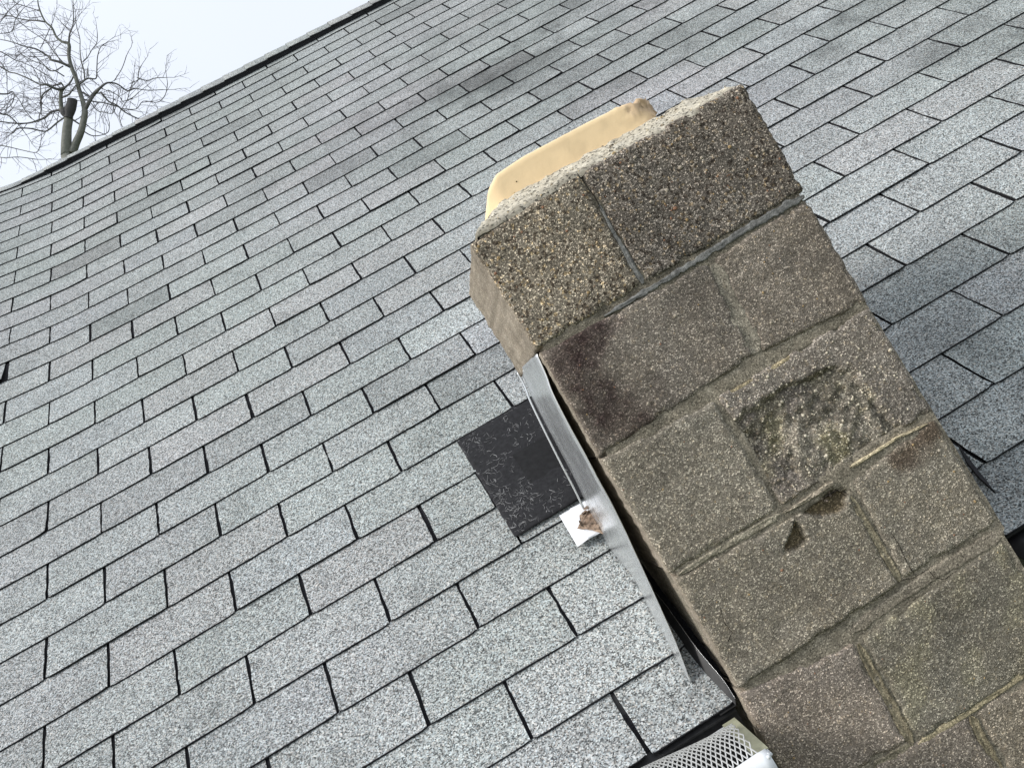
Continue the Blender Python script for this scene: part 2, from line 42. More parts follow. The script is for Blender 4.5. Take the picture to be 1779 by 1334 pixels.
sl = bpy.data.lights.new("sun", 'SUN'); sl.energy = 2.7; sl.angle = math.radians(16); sl.color = (1.0, 0.97, 0.92)
sun = bpy.data.objects.new("sun", sl); COL.objects.link(sun); sun.rotation_euler = SUN_DIR.to_track_quat('Z', 'Y').to_euler()
SC.view_settings.view_transform = 'Standard'; SC.view_settings.look = 'None'
SC.view_settings.gamma = 1.0; SC.view_settings.exposure = 0.0
SC.render.engine = 'CYCLES'
# ------------------------------------------------------------------ helpers
def fbm(p, s, o=3): return noise.fractal(Vector(p) * s, 1.0, 2.0, o)
def nz(p, s): return noise.noise(Vector(p) * s)
def lerp(a, b, t): return a + (b - a) * t
def sstep(a, b, x):
    t = max(0.0, min(1.0, (x - a) / (b - a))); return t * t * (3 - 2 * t)
class MB:
    """collects vertices and faces, builds one mesh object"""
    def __init__(s): s.v = []; s.f = []; s.m = []; s.c = []; s.sm = []
    def vert(s, p, c=(1, 1, 1, 1)): s.v.append(tuple(p)); s.c.append(c); return len(s.v) - 1
    def face(s, idx, m=0, smooth=False): s.f.append(tuple(idx)); s.m.append(m); s.sm.append(smooth)
    def grid(s, pts, m=0, smooth=True, cols=None):
        ny = len(pts); nx = len(pts[0]); ids = [[s.vert(pts[j][i], cols[j][i] if cols else (1, 1, 1, 1)) for i in range(nx)] for j in range(ny)]
        for j in range(ny - 1):
            for i in range(nx - 1): s.face((ids[j][i], ids[j][i+1], ids[j+1][i+1], ids[j+1][i]), m, smooth)
        return ids
    def box(s, lo, hi, m=0, c=(1, 1, 1, 1)):
        i = [s.vert((x, y, z), c) for z in (lo[2], hi[2]) for y in (lo[1], hi[1]) for x in (lo[0], hi[0])]
        for q in ((0,2,3,1),(4,5,7,6),(0,1,5,4),(2,6,7,3),(0,4,6,2),(1,3,7,5)): s.face([i[k] for k in q], m)
    def hexa(s, P, m=0, c=(1, 1, 1, 1)):
        i = [s.vert(p, c) for p in P]
        for q in ((0,3,2,1),(4,5,6,7),(0,1,5,4),(1,2,6,5),(2,3,7,6),(3,0,4,7)): s.face([i[k] for k in q], m)
    def tube(s, pts, rad, k=6, m=0, c=(1, 1, 1, 1), cap=True):
        pts = [Vector(p) for p in pts]; n = len(pts); rings = []; up = None
        for i, p in enumerate(pts):
            t = (pts[min(i+1, n-1)] - pts[max(i-1, 0)])
            if t.length < 1e-9: t = Vector((0, 0, 1))
            t.normalize()
            if up is None: up = t.orthogonal().normalized()
            a = (up - t * up.dot(t));
            a = a.normalized() if a.length > 1e-6 else t.orthogonal().normalized()
            up = a; b = t.cross(a); r = rad[i] if hasattr(rad, '__len__') else rad
            rings.append([s.vert(p + (a * math.cos(6.28318*j/k) + b * math.sin(6.28318*j/k)) * r, c) for j in range(k)])
        for i in range(n - 1):
            for j in range(k): s.face((rings[i][j], rings[i][(j+1)%k], rings[i+1][(j+1)%k], rings[i+1][j]), m, True)
        if cap: s.face(rings[0][::-1], m); s.face(rings[-1], m)
    def pebble(s, p, r, c, k=0):
        ph = random.random() * 6; a0 = [Vector((math.cos(t+ph), 0, math.sin(t+ph))) for t in [0, 1.26, 2.51, 3.77, 5.03]]
        sx = random.uniform(.7, 1.25); sz = 1.0
        p = Vector(p)
        ring1 = [s.vert(p + Vector((a.x*sx*r, 0.25*r, a.z*sz*r)), c) for a in a0]
        ring2 = [s.vert(p + Vector((a.x*sx*r*.72, -0.35*r, a.z*sz*r*.72)), c) for a in a0]
        top = s.vert(p + Vector((0, -0.6*r, 0)), c)
        for i in range(5):
            j = (i+1) % 5; s.face((ring1[i], ring2[i], ring2[j], ring1[j]), k, True); s.face((ring2[i], top, ring2[j]), k, True)
    def build(s, name, mats, parent=None):
        me = bpy.data.meshes.new(name); me.from_pydata(s.v, [], s.f)
        for m in (mats if isinstance(mats, (list, tuple)) else [mats]): me.materials.append(m)
        me.polygons.foreach_set('material_index', s.m); me.polygons.foreach_set('use_smooth', s.sm)
        at = me.color_attributes.new('tint', 'FLOAT_COLOR', 'POINT')
        at.data.foreach_set('color', [x for c in s.c for x in c]); me.update()
        o = bpy.data.objects.new(name, me); COL.objects.link(o)
        if parent is not None: attach(o, parent)
        return o
def attach(o, parent):
    o.parent = parent; o.matrix_parent_inverse = Matrix.Translation(parent_loc(parent)).inverted()
def parent_loc(p):
    v = Vector(p.location)
    return v
def thing(name, label, cat, loc=(0, 0, 0), group=None):
    o = bpy.data.objects.new(name, None); COL.objects.link(o); o.location = loc; o.empty_display_size = .1
    o['label'] = label; o['category'] = cat
    if group: o['group'] = group
    return o
def tag(o, label=None, cat=None, kind=None, group=None):
    if label: o['label'] = label
    if cat: o['category'] = cat
    if kind: o['kind'] = kind
    if group: o['group'] = group
    return o
# ------------------------------------------------------------------ materials
class NT:
    def __init__(s, name, rough=.9, metal=0.0, spec=.3):
        s.mat = bpy.data.materials.new(name); s.mat.use_nodes = True; s.t = s.mat.node_tree; s.N = s.t.nodes; s.L = s.t.links
        s.b = s.N['Principled BSDF']; s.b.inputs['Roughness'].default_value = rough; s.b.inputs['Metallic'].default_value = metal
        s.b.inputs['Specular IOR Level'].default_value = spec
        g = s.N.new('ShaderNodeNewGeometry'); s.pos = g.outputs['Position']
        a = s.N.new('ShaderNodeAttribute'); a.attribute_name = 'tint'; s.tint = a.outputs['Color']; s.alpha = a.outputs['Alpha']
    def noise(s, scale, detail=3, rough=.5, vec=None, out=0):
        n = s.N.new('ShaderNodeTexNoise'); n.inputs['Scale'].default_value = scale; n.inputs['Detail'].default_value = detail
        n.inputs['Roughness'].default_value = rough; s.L.new(vec or s.pos, n.inputs['Vector']); return n.outputs[out]
    def vor(s, scale, out='Color', vec=None, rnd=1.0):
        n = s.N.new('ShaderNodeTexVoronoi'); n.inputs['Scale'].default_value = scale; n.inputs['Randomness'].default_value = rnd
        s.L.new(vec or s.pos, n.inputs['Vector']); return n.outputs[out]
    def ch(s, col, i=0):
        n = s.N.new('ShaderNodeSeparateColor'); s.L.new(col, n.inputs[0]); return n.outputs[i]
    def ramp(s, fac, stops, interp='LINEAR'):
        n = s.N.new('ShaderNodeValToRGB'); n.color_ramp.interpolation = interp; e = n.color_ramp.elements
        while len(e) > 1: e.remove(e[-1])
        e[0].position, e[0].color = stops[0][0], (*stops[0][1], 1)
        for p, c in stops[1:]: x = e.new(p); x.color = (*c, 1)
        s.L.new(fac, n.inputs[0]); return n.outputs[0]
    def mix(s, a, b, fac=.5, mode='MIX'):
        n = s.N.new('ShaderNodeMix'); n.data_type = 'RGBA'; n.blend_type = mode
        for inp, v in ((0, fac), (6, a), (7, b)):
            if isinstance(v, (int, float)): n.inputs[inp].default_value = v
            elif isinstance(v, tuple): n.inputs[inp].default_value = (*v, 1)
            else: s.L.new(v, n.inputs[inp])
        return n.outputs[2]
    def mr(s, v, a, b, c, d):
        n = s.N.new('ShaderNodeMapRange'); s.L.new(v, n.inputs[0])
        for i, x in enumerate((a, b, c, d)): n.inputs[i+1].default_value = x
        return n.outputs[0]
    def math(s, op, a, b):
        n = s.N.new('ShaderNodeMath'); n.operation = op
        for i, v in enumerate((a, b)):
            if isinstance(v, (int, float)): n.inputs[i].default_value = v
            else: s.L.new(v, n.inputs[i])
        return n.outputs[0]
    def color(s, c):
        if isinstance(c, tuple): s.b.inputs['Base Color'].default_value = (*c, 1)
        else: s.L.new(c, s.b.inputs['Base Color'])
    def bump(s, h, dist, strength=1.0):
        n = s.N.new('ShaderNodeBump'); n.inputs['Distance'].default_value = dist; n.inputs['Strength'].default_value = strength
        s.L.new(h, n.inputs['Height']); s.L.new(n.outputs[0], s.b.inputs['Normal'])
def g3(v): return (v, v, v)
STAIN_SHADE = [(D['stain_shade'][0], 1.0, 3.2, .42, .38), (D['stain_shade'][1], .9, 3.5, .45, .34), (D['stain_shade'][2], .8, 3.5, .42, .40), (D['stain_shade'][3], .55, 5.0, .36, .34), (D['stain_shade'][4], .7, 4.0, .45, .22)]  # weathering stains; the one beside the chimney paints its contact shade
def mat_shingle():
    m = NT('asphalt_granules', .92, 0, .25)
    a = m.ch(m.vor(430), 0)
    gran = m.ramp(a, [(0, g3(.055)), (.16, g3(.11)), (.30, g3(.21)), (.5, g3(.32)), (.72, g3(.43)), (.9, g3(.56)), (1, g3(.68))])
    gran = m.mix(gran, m.ramp(m.ch(m.vor(430), 1), [(0, (1.06, .98, .90)), (.3, (1, 1, 1)), (.7, (.97, 1.0, .98)), (1, (.92, 1.0, 1.05))]), 1.0, 'MULTIPLY')
    hue = m.ramp(m.noise(1.1, 2), [(.38, (.955, 1.0, .975)), (.5, (.965, 1.0, .985)), (.66, (.985, .99, 1.0))])
    big = m.mr(m.noise(2.3, 4, .6), .36, .66, .90, 1.07)
    blot = m.mr(m.noise(7.0, 4, .62), .58, .78, 1.0, .72)
    def stain_shade(c, r, sc, lo, amt):
        sb = m.N.new('ShaderNodeVectorMath'); sb.operation = 'DISTANCE'; m.L.new(m.pos, sb.inputs[0]); sb.inputs[1].default_value = c
        k = m.mr(sb.outputs['Value'], r * .25, r, 1.0, 0.0); n_ = m.mr(m.noise(sc, 5, .6), lo, lo + .22, 0.0, 1.0)
        return m.math('SUBTRACT', 1.0, m.math('MULTIPLY', m.math('MULTIPLY', k, n_), amt))
    for c_, r_, sc_, lo_, am_ in STAIN_SHADE: blot = m.math('MULTIPLY', blot, stain_shade(c_, r_, sc_, lo_, am_))
    c = m.mix(gran, hue, 1.0, 'MULTIPLY'); c = m.mix(c, m.tint, 1.0, 'MULTIPLY')
    c = m.mix(c, big, 1.0, 'MULTIPLY'); c = m.mix(c, blot, 1.0, 'MULTIPLY')
    m.color(c); m.bump(m.vor(430, 'Distance'), .0012, .5); return m.mat
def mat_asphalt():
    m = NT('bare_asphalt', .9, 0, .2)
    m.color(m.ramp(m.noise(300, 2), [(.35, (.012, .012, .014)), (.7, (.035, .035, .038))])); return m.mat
def mat_concrete():
    m = NT('weathered_concrete', .95, 0, .15)
    base = m.ramp(m.noise(9, 5, .6), [(.3, (.216, .191, .158)), (.5, (.275, .245, .204)), (.7, (.335, .301, .255))])
    fine = m.ch(m.vor(520), 0); sp = m.ramp(fine, [(0, g3(.28)), (.2, g3(.6)), (.5, g3(.95)), (.76, g3(1.2)), (.86, g3(2.0)), (.94, g3(3.3)), (1, g3(4.2))])
    v2 = m.vor(210); med = m.ch(v2, 1); sp2 = m.ramp(med, [(0, (.45, .42, .4)), (.12, (.8, .8, .8)), (.2, g3(1.0)), (.86, g3(1.0)), (.90, (1.35, 1.2, .95)), (.95, (1.7, 1.6, 1.45)), (1, (2.1, 2.0, 1.85))], 'CONSTANT')
    aggc = m.mix(m.mix(base, sp, 1, 'MULTIPLY'), sp2, m.mr(m.alpha, .66, .95, .35, 1.0), 'MULTIPLY')
    sm = m.mix(base, m.mr(m.noise(400, 3), .3, .7, .85, 1.15), 1, 'MULTIPLY')
    c = m.mix(sm, aggc, m.alpha); c = m.mix(c, m.tint, 1, 'MULTIPLY')
    m.color(c)
    h = m.math('ADD', m.vor(520, 'Distance'), m.math('MULTIPLY', m.noise(380, 3, .7), 1.6))
    m.bump(h, .0022, .8); return m.mat
def mat_mortar():
    m = NT('sandy_mortar', .95, 0, .15)
    base = m.ramp(m.noise(40, 4, .6), [(.3, (.225, .200, .155)), (.6, (.32, .285, .225)), (.8, (.40, .36, .29))])
    sp = m.ramp(m.ch(m.vor(560), 0), [(0, g3(.35)), (.2, g3(.7)), (.5, g3(.95)), (.8, g3(1.15)), (.93, g3(1.6)), (1, g3(2.2))])
    m.color(m.mix(m.mix(base, sp, 1, 'MULTIPLY'), m.tint, 1, 'MULTIPLY')); m.bump(m.noise(250, 4, .7), .002, .8); return m.mat
def mat_simple(name, col, rough=.6, metal=0., spec=.4, nscale=60, var=.15, bump=0.0):
    m = NT(name, rough, metal, spec)
    v = m.mr(m.noise(nscale, 4, .6), .3, .7, 1 - var, 1 + var)
    m.color(m.mix(m.mix(v, col, 1, 'MULTIPLY'), m.tint, 1, 'MULTIPLY'))
    if bump: m.bump(m.noise(nscale * 3, 4, .6), bump, .7)
    return m.mat
def mat_metal():
    m = NT('mill_aluminium', .3, .82, .5)
    m.color(m.ramp(m.noise(25, 3), [(.3, (.70, .71, .72)), (.7, (.80, .81, .81))]))
    r = m.mr(m.noise(30, 3, .6), .3, .7, .22, .31); m.L.new(r, m.b.inputs['Roughness']); return m.mat
def mat_crown():
    m = NT('crown_mortar', .95, 0, .15)
    base = m.ramp(m.noise(60, 4, .65), [(.3, (.42, .38, .30)), (.55, (.58, .54, .45)), (.8, (.68, .64, .55))])
    pit = m.ramp(m.ch(m.vor(300), 0), [(0, g3(.18)), (.14, g3(.4)), (.2, g3(.9)), (.8, g3(1.05)), (1, g3(1.25))])
    m.color(m.mix(m.mix(base, pit, 1, 'MULTIPLY'), m.tint, 1, 'MULTIPLY')); m.bump(m.noise(260, 4, .7), .003, .9); return m.mat
def mat_clay():
    m = NT('buff_fired_clay', .75, 0, .3)
    n = m.mr(m.noise(30, 4, .6), .3, .7, .95, 1.03)
    m.color(m.mix(m.mix(n, (.95, .72, .43), 1, 'MULTIPLY'), m.tint, 1, 'MULTIPLY')); m.bump(m.noise(180, 4, .6), .0008, .5); return m.mat
def mat_bark():
    m = NT('tree_bark', .9, 0, .2)
    m.color(m.mix(m.ramp(m.noise(6, 5, .6), [(.3, (.15, .155, .13)), (.7, (.25, .25, .22))]), m.tint, 1, 'MULTIPLY')); m.bump(m.noise(25, 4), .02, .6); return m.mat
M_SH = mat_shingle(); M_AS = mat_asphalt(); M_CO = mat_concrete(); M_MO = mat_mortar(); M_CR = mat_crown(); M_CL = mat_clay(); M_BK = mat_bark()
M_AL = mat_metal()
M_SEAL = mat_simple('grey_sealant', (.205, .205, .20), .75, 0, .25, 150, .5, .003)
M_VENT = mat_simple('dark_vent_plastic', (.045, .045, .055), .7, 0, .3, 200, .25)
M_FELT = mat_simple('black_felt', (.022, .022, .024), .85, 0, .25, 120, .4, .001)
M_FIB = mat_simple('glass_fibre_strands', (.34, .34, .34), .6, 0, .4, 90, .4)
M_WHITE = mat_simple('white_painted_aluminium', (.86, .87, .90), .35, 0, .5, 8, .03)
M_GUT = mat_simple('white_gutter_paint', (.80, .82, .83), .4, 0, .5, 30, .06)
M_OLIVE = mat_simple('weathered_olive_paint', (.34, .34, .24), .6, 0, .4, 50, .2)
M_DARKM = mat_simple('dark_flashing_metal', (.025, .025, .025), .5, .3, .4, 60, .3)
M_LEAF = mat_simple('dry_leaf', (.30, .225, .17), .85, 0, .2, 90, .4, .002)
M_MESH = mat_simple('aluminium_mesh', (.66, .66, .64), .4, .6, .5, 90, .15)
M_LITTER = mat_simple('gutter_silt', (.03, .03, .024), .95, 0, .1, 60, .4, .004)
M_SIDING = mat_simple('pale_siding_paint', (.62, .62, .58), .6, 0, .3, 3, .04)
M_WOOD = mat_simple('painted_fascia', (.35, .35, .33), .6, 0, .3, 20, .1)
def mat_grass():
    m = NT('lawn_grass', .95, 0, .1); m.color(m.ramp(m.noise(3, 6, .7), [(.3, (.035, .055, .02)), (.7, (.08, .095, .04))])); return m.mat
# ------------------------------------------------------------------ ground
GZ = -4.7
g = MB(); g.grid([[(x, y, GZ) for x in (-900, -60, -20, 0, 20, 60, 900)] for y in (-900, -60, -20, 0, 20, 60, 900)]); tag(g.build('ground', mat_grass()), kind='structure')
# ------------------------------------------------------------------ roof plane
CP, SP = math.cos(D['pitch']), math.sin(D['pitch'])
NV = Vector((0, -SP, CP)); AX = D['asp']
DU, DN = D['du'], D['dn']
def disp(u, n):
    a = max(0.0, min(len(DU) - 1.001, (u + 6) / 2)); b = max(0.0, min(len(DU[0]) - 1.001, (n + 24) / 2))
    i, j = int(a), int(b); a -= i; b -= j
    def q(T): return lerp(lerp(T[i][j], T[i][j+1], b), lerp(T[i+1][j], T[i+1][j+1], b), a)
    return q(DU), q(DN)
def hump(u, n):
    if u > 0.6: return 0.0
    t = min(3.2, (0.6 - u)); return .0088 * t ** 1.5 * sstep(-14, -1, n)
def RP(u, n, h=0.0, warp=True):
    if warp: a, b = disp(u, n); uu, nn = u + a, n + b
    else: uu, nn = u, n
    s = nn * .127 * AX
    return Vector((uu * .1524, s * CP, s * SP)) + NV * (h + hump(u, n))
U0, U1, NE, NR = -16, 34, -23, 10.9
house = thing('house', 'single storey house under a grey shingle roof, mostly hidden by the roof itself', 'house', (1.2, 1.0, GZ))
house['label'] = 'house whose big grey shingled roof slopes up behind the block chimney'
YR = (NR * .127 * AX) * CP; ZR = (NR * .127 * AX) * SP; YE = -23 * .127 * AX * CP; ZE = -23 * .127 * AX * SP
# deck
d = MB(); us = [U0 + i * 1.0 for i in range(U1 - U0 + 1)]; ns = [-22.9 + i * (NR + 22.9) / 33 for i in range(34)]
cxl, cxr = 8.1, 11.38
top = [[RP(u, n, -.0035) for u in us] for n in ns]
ids = d.grid([[p for p in row] for row in top], 0, True)
back = []
for k in range(8):
    t = k / 7; back.append([(u * .1524, YR + t * 3.2, ZR - t * 3.2 * SP / CP) for u in us])
d.grid(back, 1, True)
d.build('roof_deck', [M_AS, M_SH], house)
# shingle tabs
rt = random.Random(11)
TONES = {}
def tab_tone(u, n):
    x = rt.random(); v = 1.04 + rt.gauss(0, .032)
    if x < .09: v *= rt.uniform(.78, .88)
    elif x < .2: v *= rt.uniform(1.03, 1.07)
    w = rt.random(); t = (0, 0, 0)
    if w < .12: t = (.022, -.004, .0)
    elif w < .4: t = (-.008, 0.008, 0)
    elif w < .5: t = (-.004, -.002, .014)
    return (v * (1 + t[0]), v * (1 + t[1]), v * (1 + t[2]), 1)
def add_tab(mb, ua, ub, n, cutl=False, cutr=False, lift=0.0):
    near = n < -8; mid = n < 2
    nx = 22 if near else (12 if mid else 7); ny = 6 if near else (4 if mid else 3)
    if ua < -4 or ub > 24: nx, ny = 4, 2
    sw = .0039 / .1524
    a = ua + (0 if cutl else sw); b = ub - (0 if cutr else sw)
    sk = rt.gauss(0, .006); skb = rt.gauss(0, .010); skc = rt.gauss(0, .008)
    tone = tab_tone(ua, n); seed = rt.random() * 90
    hb = .0042 + abs(rt.gauss(0, .0008)) + lift
    if rt.random() < .05: hb += rt.uniform(.001, .003)
    curl = rt.choice((-1, 1)) * rt.uniform(.002, .005) if rt.random() < .07 else 0
    sw = (.0034 + rt.uniform(-.0011, .0013)) / .1524; a = ua + (0 if cutl else sw); b = ub - (0 if cutr else sw)
    rows = []; fr = .0016 / .1285  # worn asphalt rim, painted dark also to thicken the shadow line of the course
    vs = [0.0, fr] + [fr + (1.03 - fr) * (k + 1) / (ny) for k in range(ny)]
    for v in vs:
        row = []
        for i in range(nx + 1):
            t = i / nx
            u = lerp(a, b, t); dn = lerp(skb, skc, t) * (1 - v)
            if near or mid:
                jag = noise.noise(Vector((u * 38, n * 7.3, seed)))
                if v == 0: dn += jag * .010
                if i in (0, nx): u += noise.noise(Vector((v * 26, u * 9.1, seed + 5))) * .018
                if v == 0 and i in (0, nx): dn += .028; u += (.010 if i == 0 else -.010)
                if v == fr: dn += noise.noise(Vector((u * 50, n * 3.3, seed + 9))) * .006
            u += sk * (1 - v) * 0.6
            cl_ = abs(curl) * (max(0, (t if curl > 0 else 1 - t) - .55) / .45) ** 2 * max(0, 1 - v * 1.6) ** 2
            h = cl_ + lerp(hb, .0004, min(1, v)) + .0012 * noise.noise(Vector((u * 1.7, v * 1.3, seed + 20))) * (1 - min(1, v) * .6)
            row.append(RP(u, n + v + dn, h))
        rows.append(row)
    ids = [[mb.vert(p, tone) for p in r] for r in rows]
    for j in range(len(rows) - 1):
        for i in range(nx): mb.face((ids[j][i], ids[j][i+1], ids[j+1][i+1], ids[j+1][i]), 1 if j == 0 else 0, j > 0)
    dn = NV * -.0036
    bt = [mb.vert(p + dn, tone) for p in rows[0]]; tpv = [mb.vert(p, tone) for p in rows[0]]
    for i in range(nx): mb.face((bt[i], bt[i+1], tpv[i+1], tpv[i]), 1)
    for side, q in ((0, 1), (nx, -1)):
        lw = [mb.vert(r[side] + NV * -.0035, tone) for r in rows]; uw = [mb.vert(r[side], tone) for r in rows]
        for j in range(len(rows) - 1):
            f = (uw[j], uw[j+1], lw[j+1], lw[j]); mb.face(f if q > 0 else f[::-1], 1)
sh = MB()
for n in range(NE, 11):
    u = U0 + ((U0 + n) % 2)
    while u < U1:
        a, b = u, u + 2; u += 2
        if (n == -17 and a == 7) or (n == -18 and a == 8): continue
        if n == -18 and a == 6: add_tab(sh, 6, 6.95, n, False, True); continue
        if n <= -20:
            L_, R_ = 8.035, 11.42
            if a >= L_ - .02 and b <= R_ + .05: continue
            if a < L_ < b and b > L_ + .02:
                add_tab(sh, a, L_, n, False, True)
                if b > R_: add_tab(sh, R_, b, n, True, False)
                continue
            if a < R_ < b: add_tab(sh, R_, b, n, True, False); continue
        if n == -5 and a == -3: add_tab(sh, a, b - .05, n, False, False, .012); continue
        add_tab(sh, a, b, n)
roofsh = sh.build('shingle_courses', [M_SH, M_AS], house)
# ridge vent and ridge caps
rv = MB(); xs = []
def ridge_z(u):   # straight ridge line height above deck plane
    return .022
pts = []
VB = 10.42
ulist = [-1.5 + .1 * i for i in range(0, 356)]
lo = []; hi = []
for u in ulist:
    lo.append(RP(u, VB, .002)); s = VB * .127 * AX
    p = RP(u, VB, 0); base = p - NV * hump(u, VB)
    hh = max(.027, hump(u, VB) + .0035) if u > -1.3 else hump(u, VB) + .0035
    hi.append(base + NV * hh)
apex = []
for u in ulist:
    p = RP(u, NR, 0) - NV * hump(u, NR); apex.append(Vector((p.x, YR, ZR + .034 + max(0, hump(u, NR) - .02))))
rv.grid([lo, hi, apex], 0, False)
bk = [Vector((p.x, YR + (YR - h_.y), h_.z)) for p, h_ in zip(apex, hi)]
rv.grid([apex, bk, [Vector((p.x, p.y, p.z - .05)) for p in bk]], 0, False)
# thin louvre lines on the face
for k in range(1, 4):
    t = k / 4
    rv.tube([lerp(l, h_, t) + NV * 0 + Vector((0, -.0015, 0)) for l, h_ in zip(lo[14::6], hi[14::6])], .0011, 4, 0)
rv.build('ridge_vent', M_VENT, house)
rc = MB(); u = -16.0
while u < 33.6:
    u2 = u + .127 / .1524 + .12; tn = tab_tone(u, 0); tn = tuple(x * 1.0 for x in tn[:3]) + (1,)
    pr = []
    for uu, lf in ((u, .0078), ((u + u2) / 2, .0050), (u2, .0026)):
        hp = hump(uu, NR); ex = max(.026, hp + .0035) if uu > -1.35 else hp + .004
        j = rt.gauss(0, .0007); P0 = RP(uu, VB - .03, 0) - NV * hump(uu, VB)
        a = P0 + NV * (ex + lf) ; x = a.x
        m1 = Vector((x, YR, ZR + .0375 + lf + max(0, hp - .02)))
        ex2 = RP(uu, NR - .06, 0) - NV * hp
        c0 = Vector((x, YR + (YR - a.y), a.z))
        mid1 = lerp(a, m1, .8); mid2 = Vector((x, 2 * YR - mid1.y, mid1.z)); m1.z -= .003
        pr.append([a + Vector((j, 0, 0)), lerp(a, m1, .45), mid1, m1, mid2, c0])
    ids = [[rc.vert(p, tn) for p in r] for r in pr]
    low = [[rc.vert(p - Vector((0, 0, .0045)), tn) for p in r] for r in pr]
    for i in range(2):
        for j in range(5): rc.face((ids[i][j], ids[i+1][j], ids[i+1][j+1], ids[i][j+1]), 0, True)
        rc.face((low[i][0], low[i+1][0], ids[i+1][0], ids[i][0]), 1)
    for j in range(5): rc.face((low[0][j], ids[0][j], ids[0][j+1], low[0][j+1]), 1)
    u += .127 / .1524
rc.build('ridge_cap_shingles', [M_SH, M_AS], house)
# eave trim, fascia, soffit, walls
xa, xb = U0 * .1524, U1 * .1524
e = MB()
for (x0, x1) in ((xa, 1.222), (1.742, xb)):
    e.box((x0, YE + .004, ZE - .040), (x1, YE + .007, ZE - .012))
    e.hexa([(x0, YE+.001, ZE-.0115), (x1, YE+.001, ZE-.0115), (x1, YE+.10, ZE+.0885), (x0, YE+.10, ZE+.0885),
            (x0, YE+.001, ZE-.0085), (x1, YE+.001, ZE-.0085), (x1, YE+.10, ZE+.0915), (x0, YE+.10, ZE+.0915)])
e.build('drip_edge', M_DARKM, house)
f = MB()
for (x0, x1) in ((xa, 1.222), (1.742, xb)):
    f.box((x0, YE + .010, ZE - .19), (x1, YE + .030, ZE - .02)); f.box((x0, YE + .031, ZE - .185), (x1, YE + .30, ZE - .175))
f.build('fascia_board', M_WOOD, house)
w = MB(); wy = YE + .30; k = 0; z = GZ
while z < ZE - .19:
    z2 = min(z + .11, ZE - .18)
    w.hexa([(xa+.2, wy-.012, z), (xb-.2, wy-.012, z), (xb-.2, wy+.1, z), (xa+.2, wy+.1, z), (xa+.2, wy, z2), (xb-.2, wy, z2), (xb-.2, wy+.1, z2), (xa+.2, wy+.1, z2)])
    z = z2
yb = 2 * YR - YE
for x0 in (xa + .2, xb - .3):
    w.hexa([(x0, wy+.1, GZ), (x0+.1, wy+.1, GZ), (x0+.1, yb-.3, GZ), (x0, yb-.3, GZ), (x0, wy+.1, ZE-.18), (x0+.1, wy+.1, ZE-.18), (x0+.1, yb-.3, ZE-.18), (x0, yb-.3, ZE-.18)])
    i = [w.vert(p) for p in ((x0, wy+.1, ZE-.18), (x0, yb-.3, ZE-.18), (x0, YR, ZR-.12), (x0+.1, wy+.1, ZE-.18), (x0+.1, yb-.3, ZE-.18), (x0+.1, YR, ZR-.12))]
    w.face((i[0], i[2], i[1])); w.face((i[3], i[4], i[5])); w.face((i[0], i[3], i[5], i[2])); w.face((i[1], i[2], i[5], i[4]))
w.build('siding_wall', M_SIDING, house)
# ------------------------------------------------------------------ chimney
Yc, Yb = D['Yc'], D['Yb']
chim = thing('chimney', 'weathered grey concrete block chimney with a cream clay flue on top', 'chimney', (1.48, (Yc + Yb) / 2, GZ))
def sdseg(p, a, b):
    ax, az = a; bx, bz = b; px, pz = p; dx, dz = bx - ax, bz - az
    t = max(0, min(1, ((px-ax)*dx + (pz-az)*dz) / (dx*dx + dz*dz + 1e-12))); return math.hypot(px-ax-t*dx, pz-az-t*dz)
def sdpoly(p, P):
    dmin = min(sdseg(p, P[i], P[(i+1) % len(P)]) for i in range(len(P))); ins = False; j = len(P) - 1
    for i in range(len(P)):
        if (P[i][1] > p[1]) != (P[j][1] > p[1]) and p[0] < (P[j][0]-P[i][0]) * (p[1]-P[i][1]) / (P[j][1]-P[i][1]) + P[i][0]: ins = not ins
        j = i
    return dmin if ins else -dmin
J = D['joints']
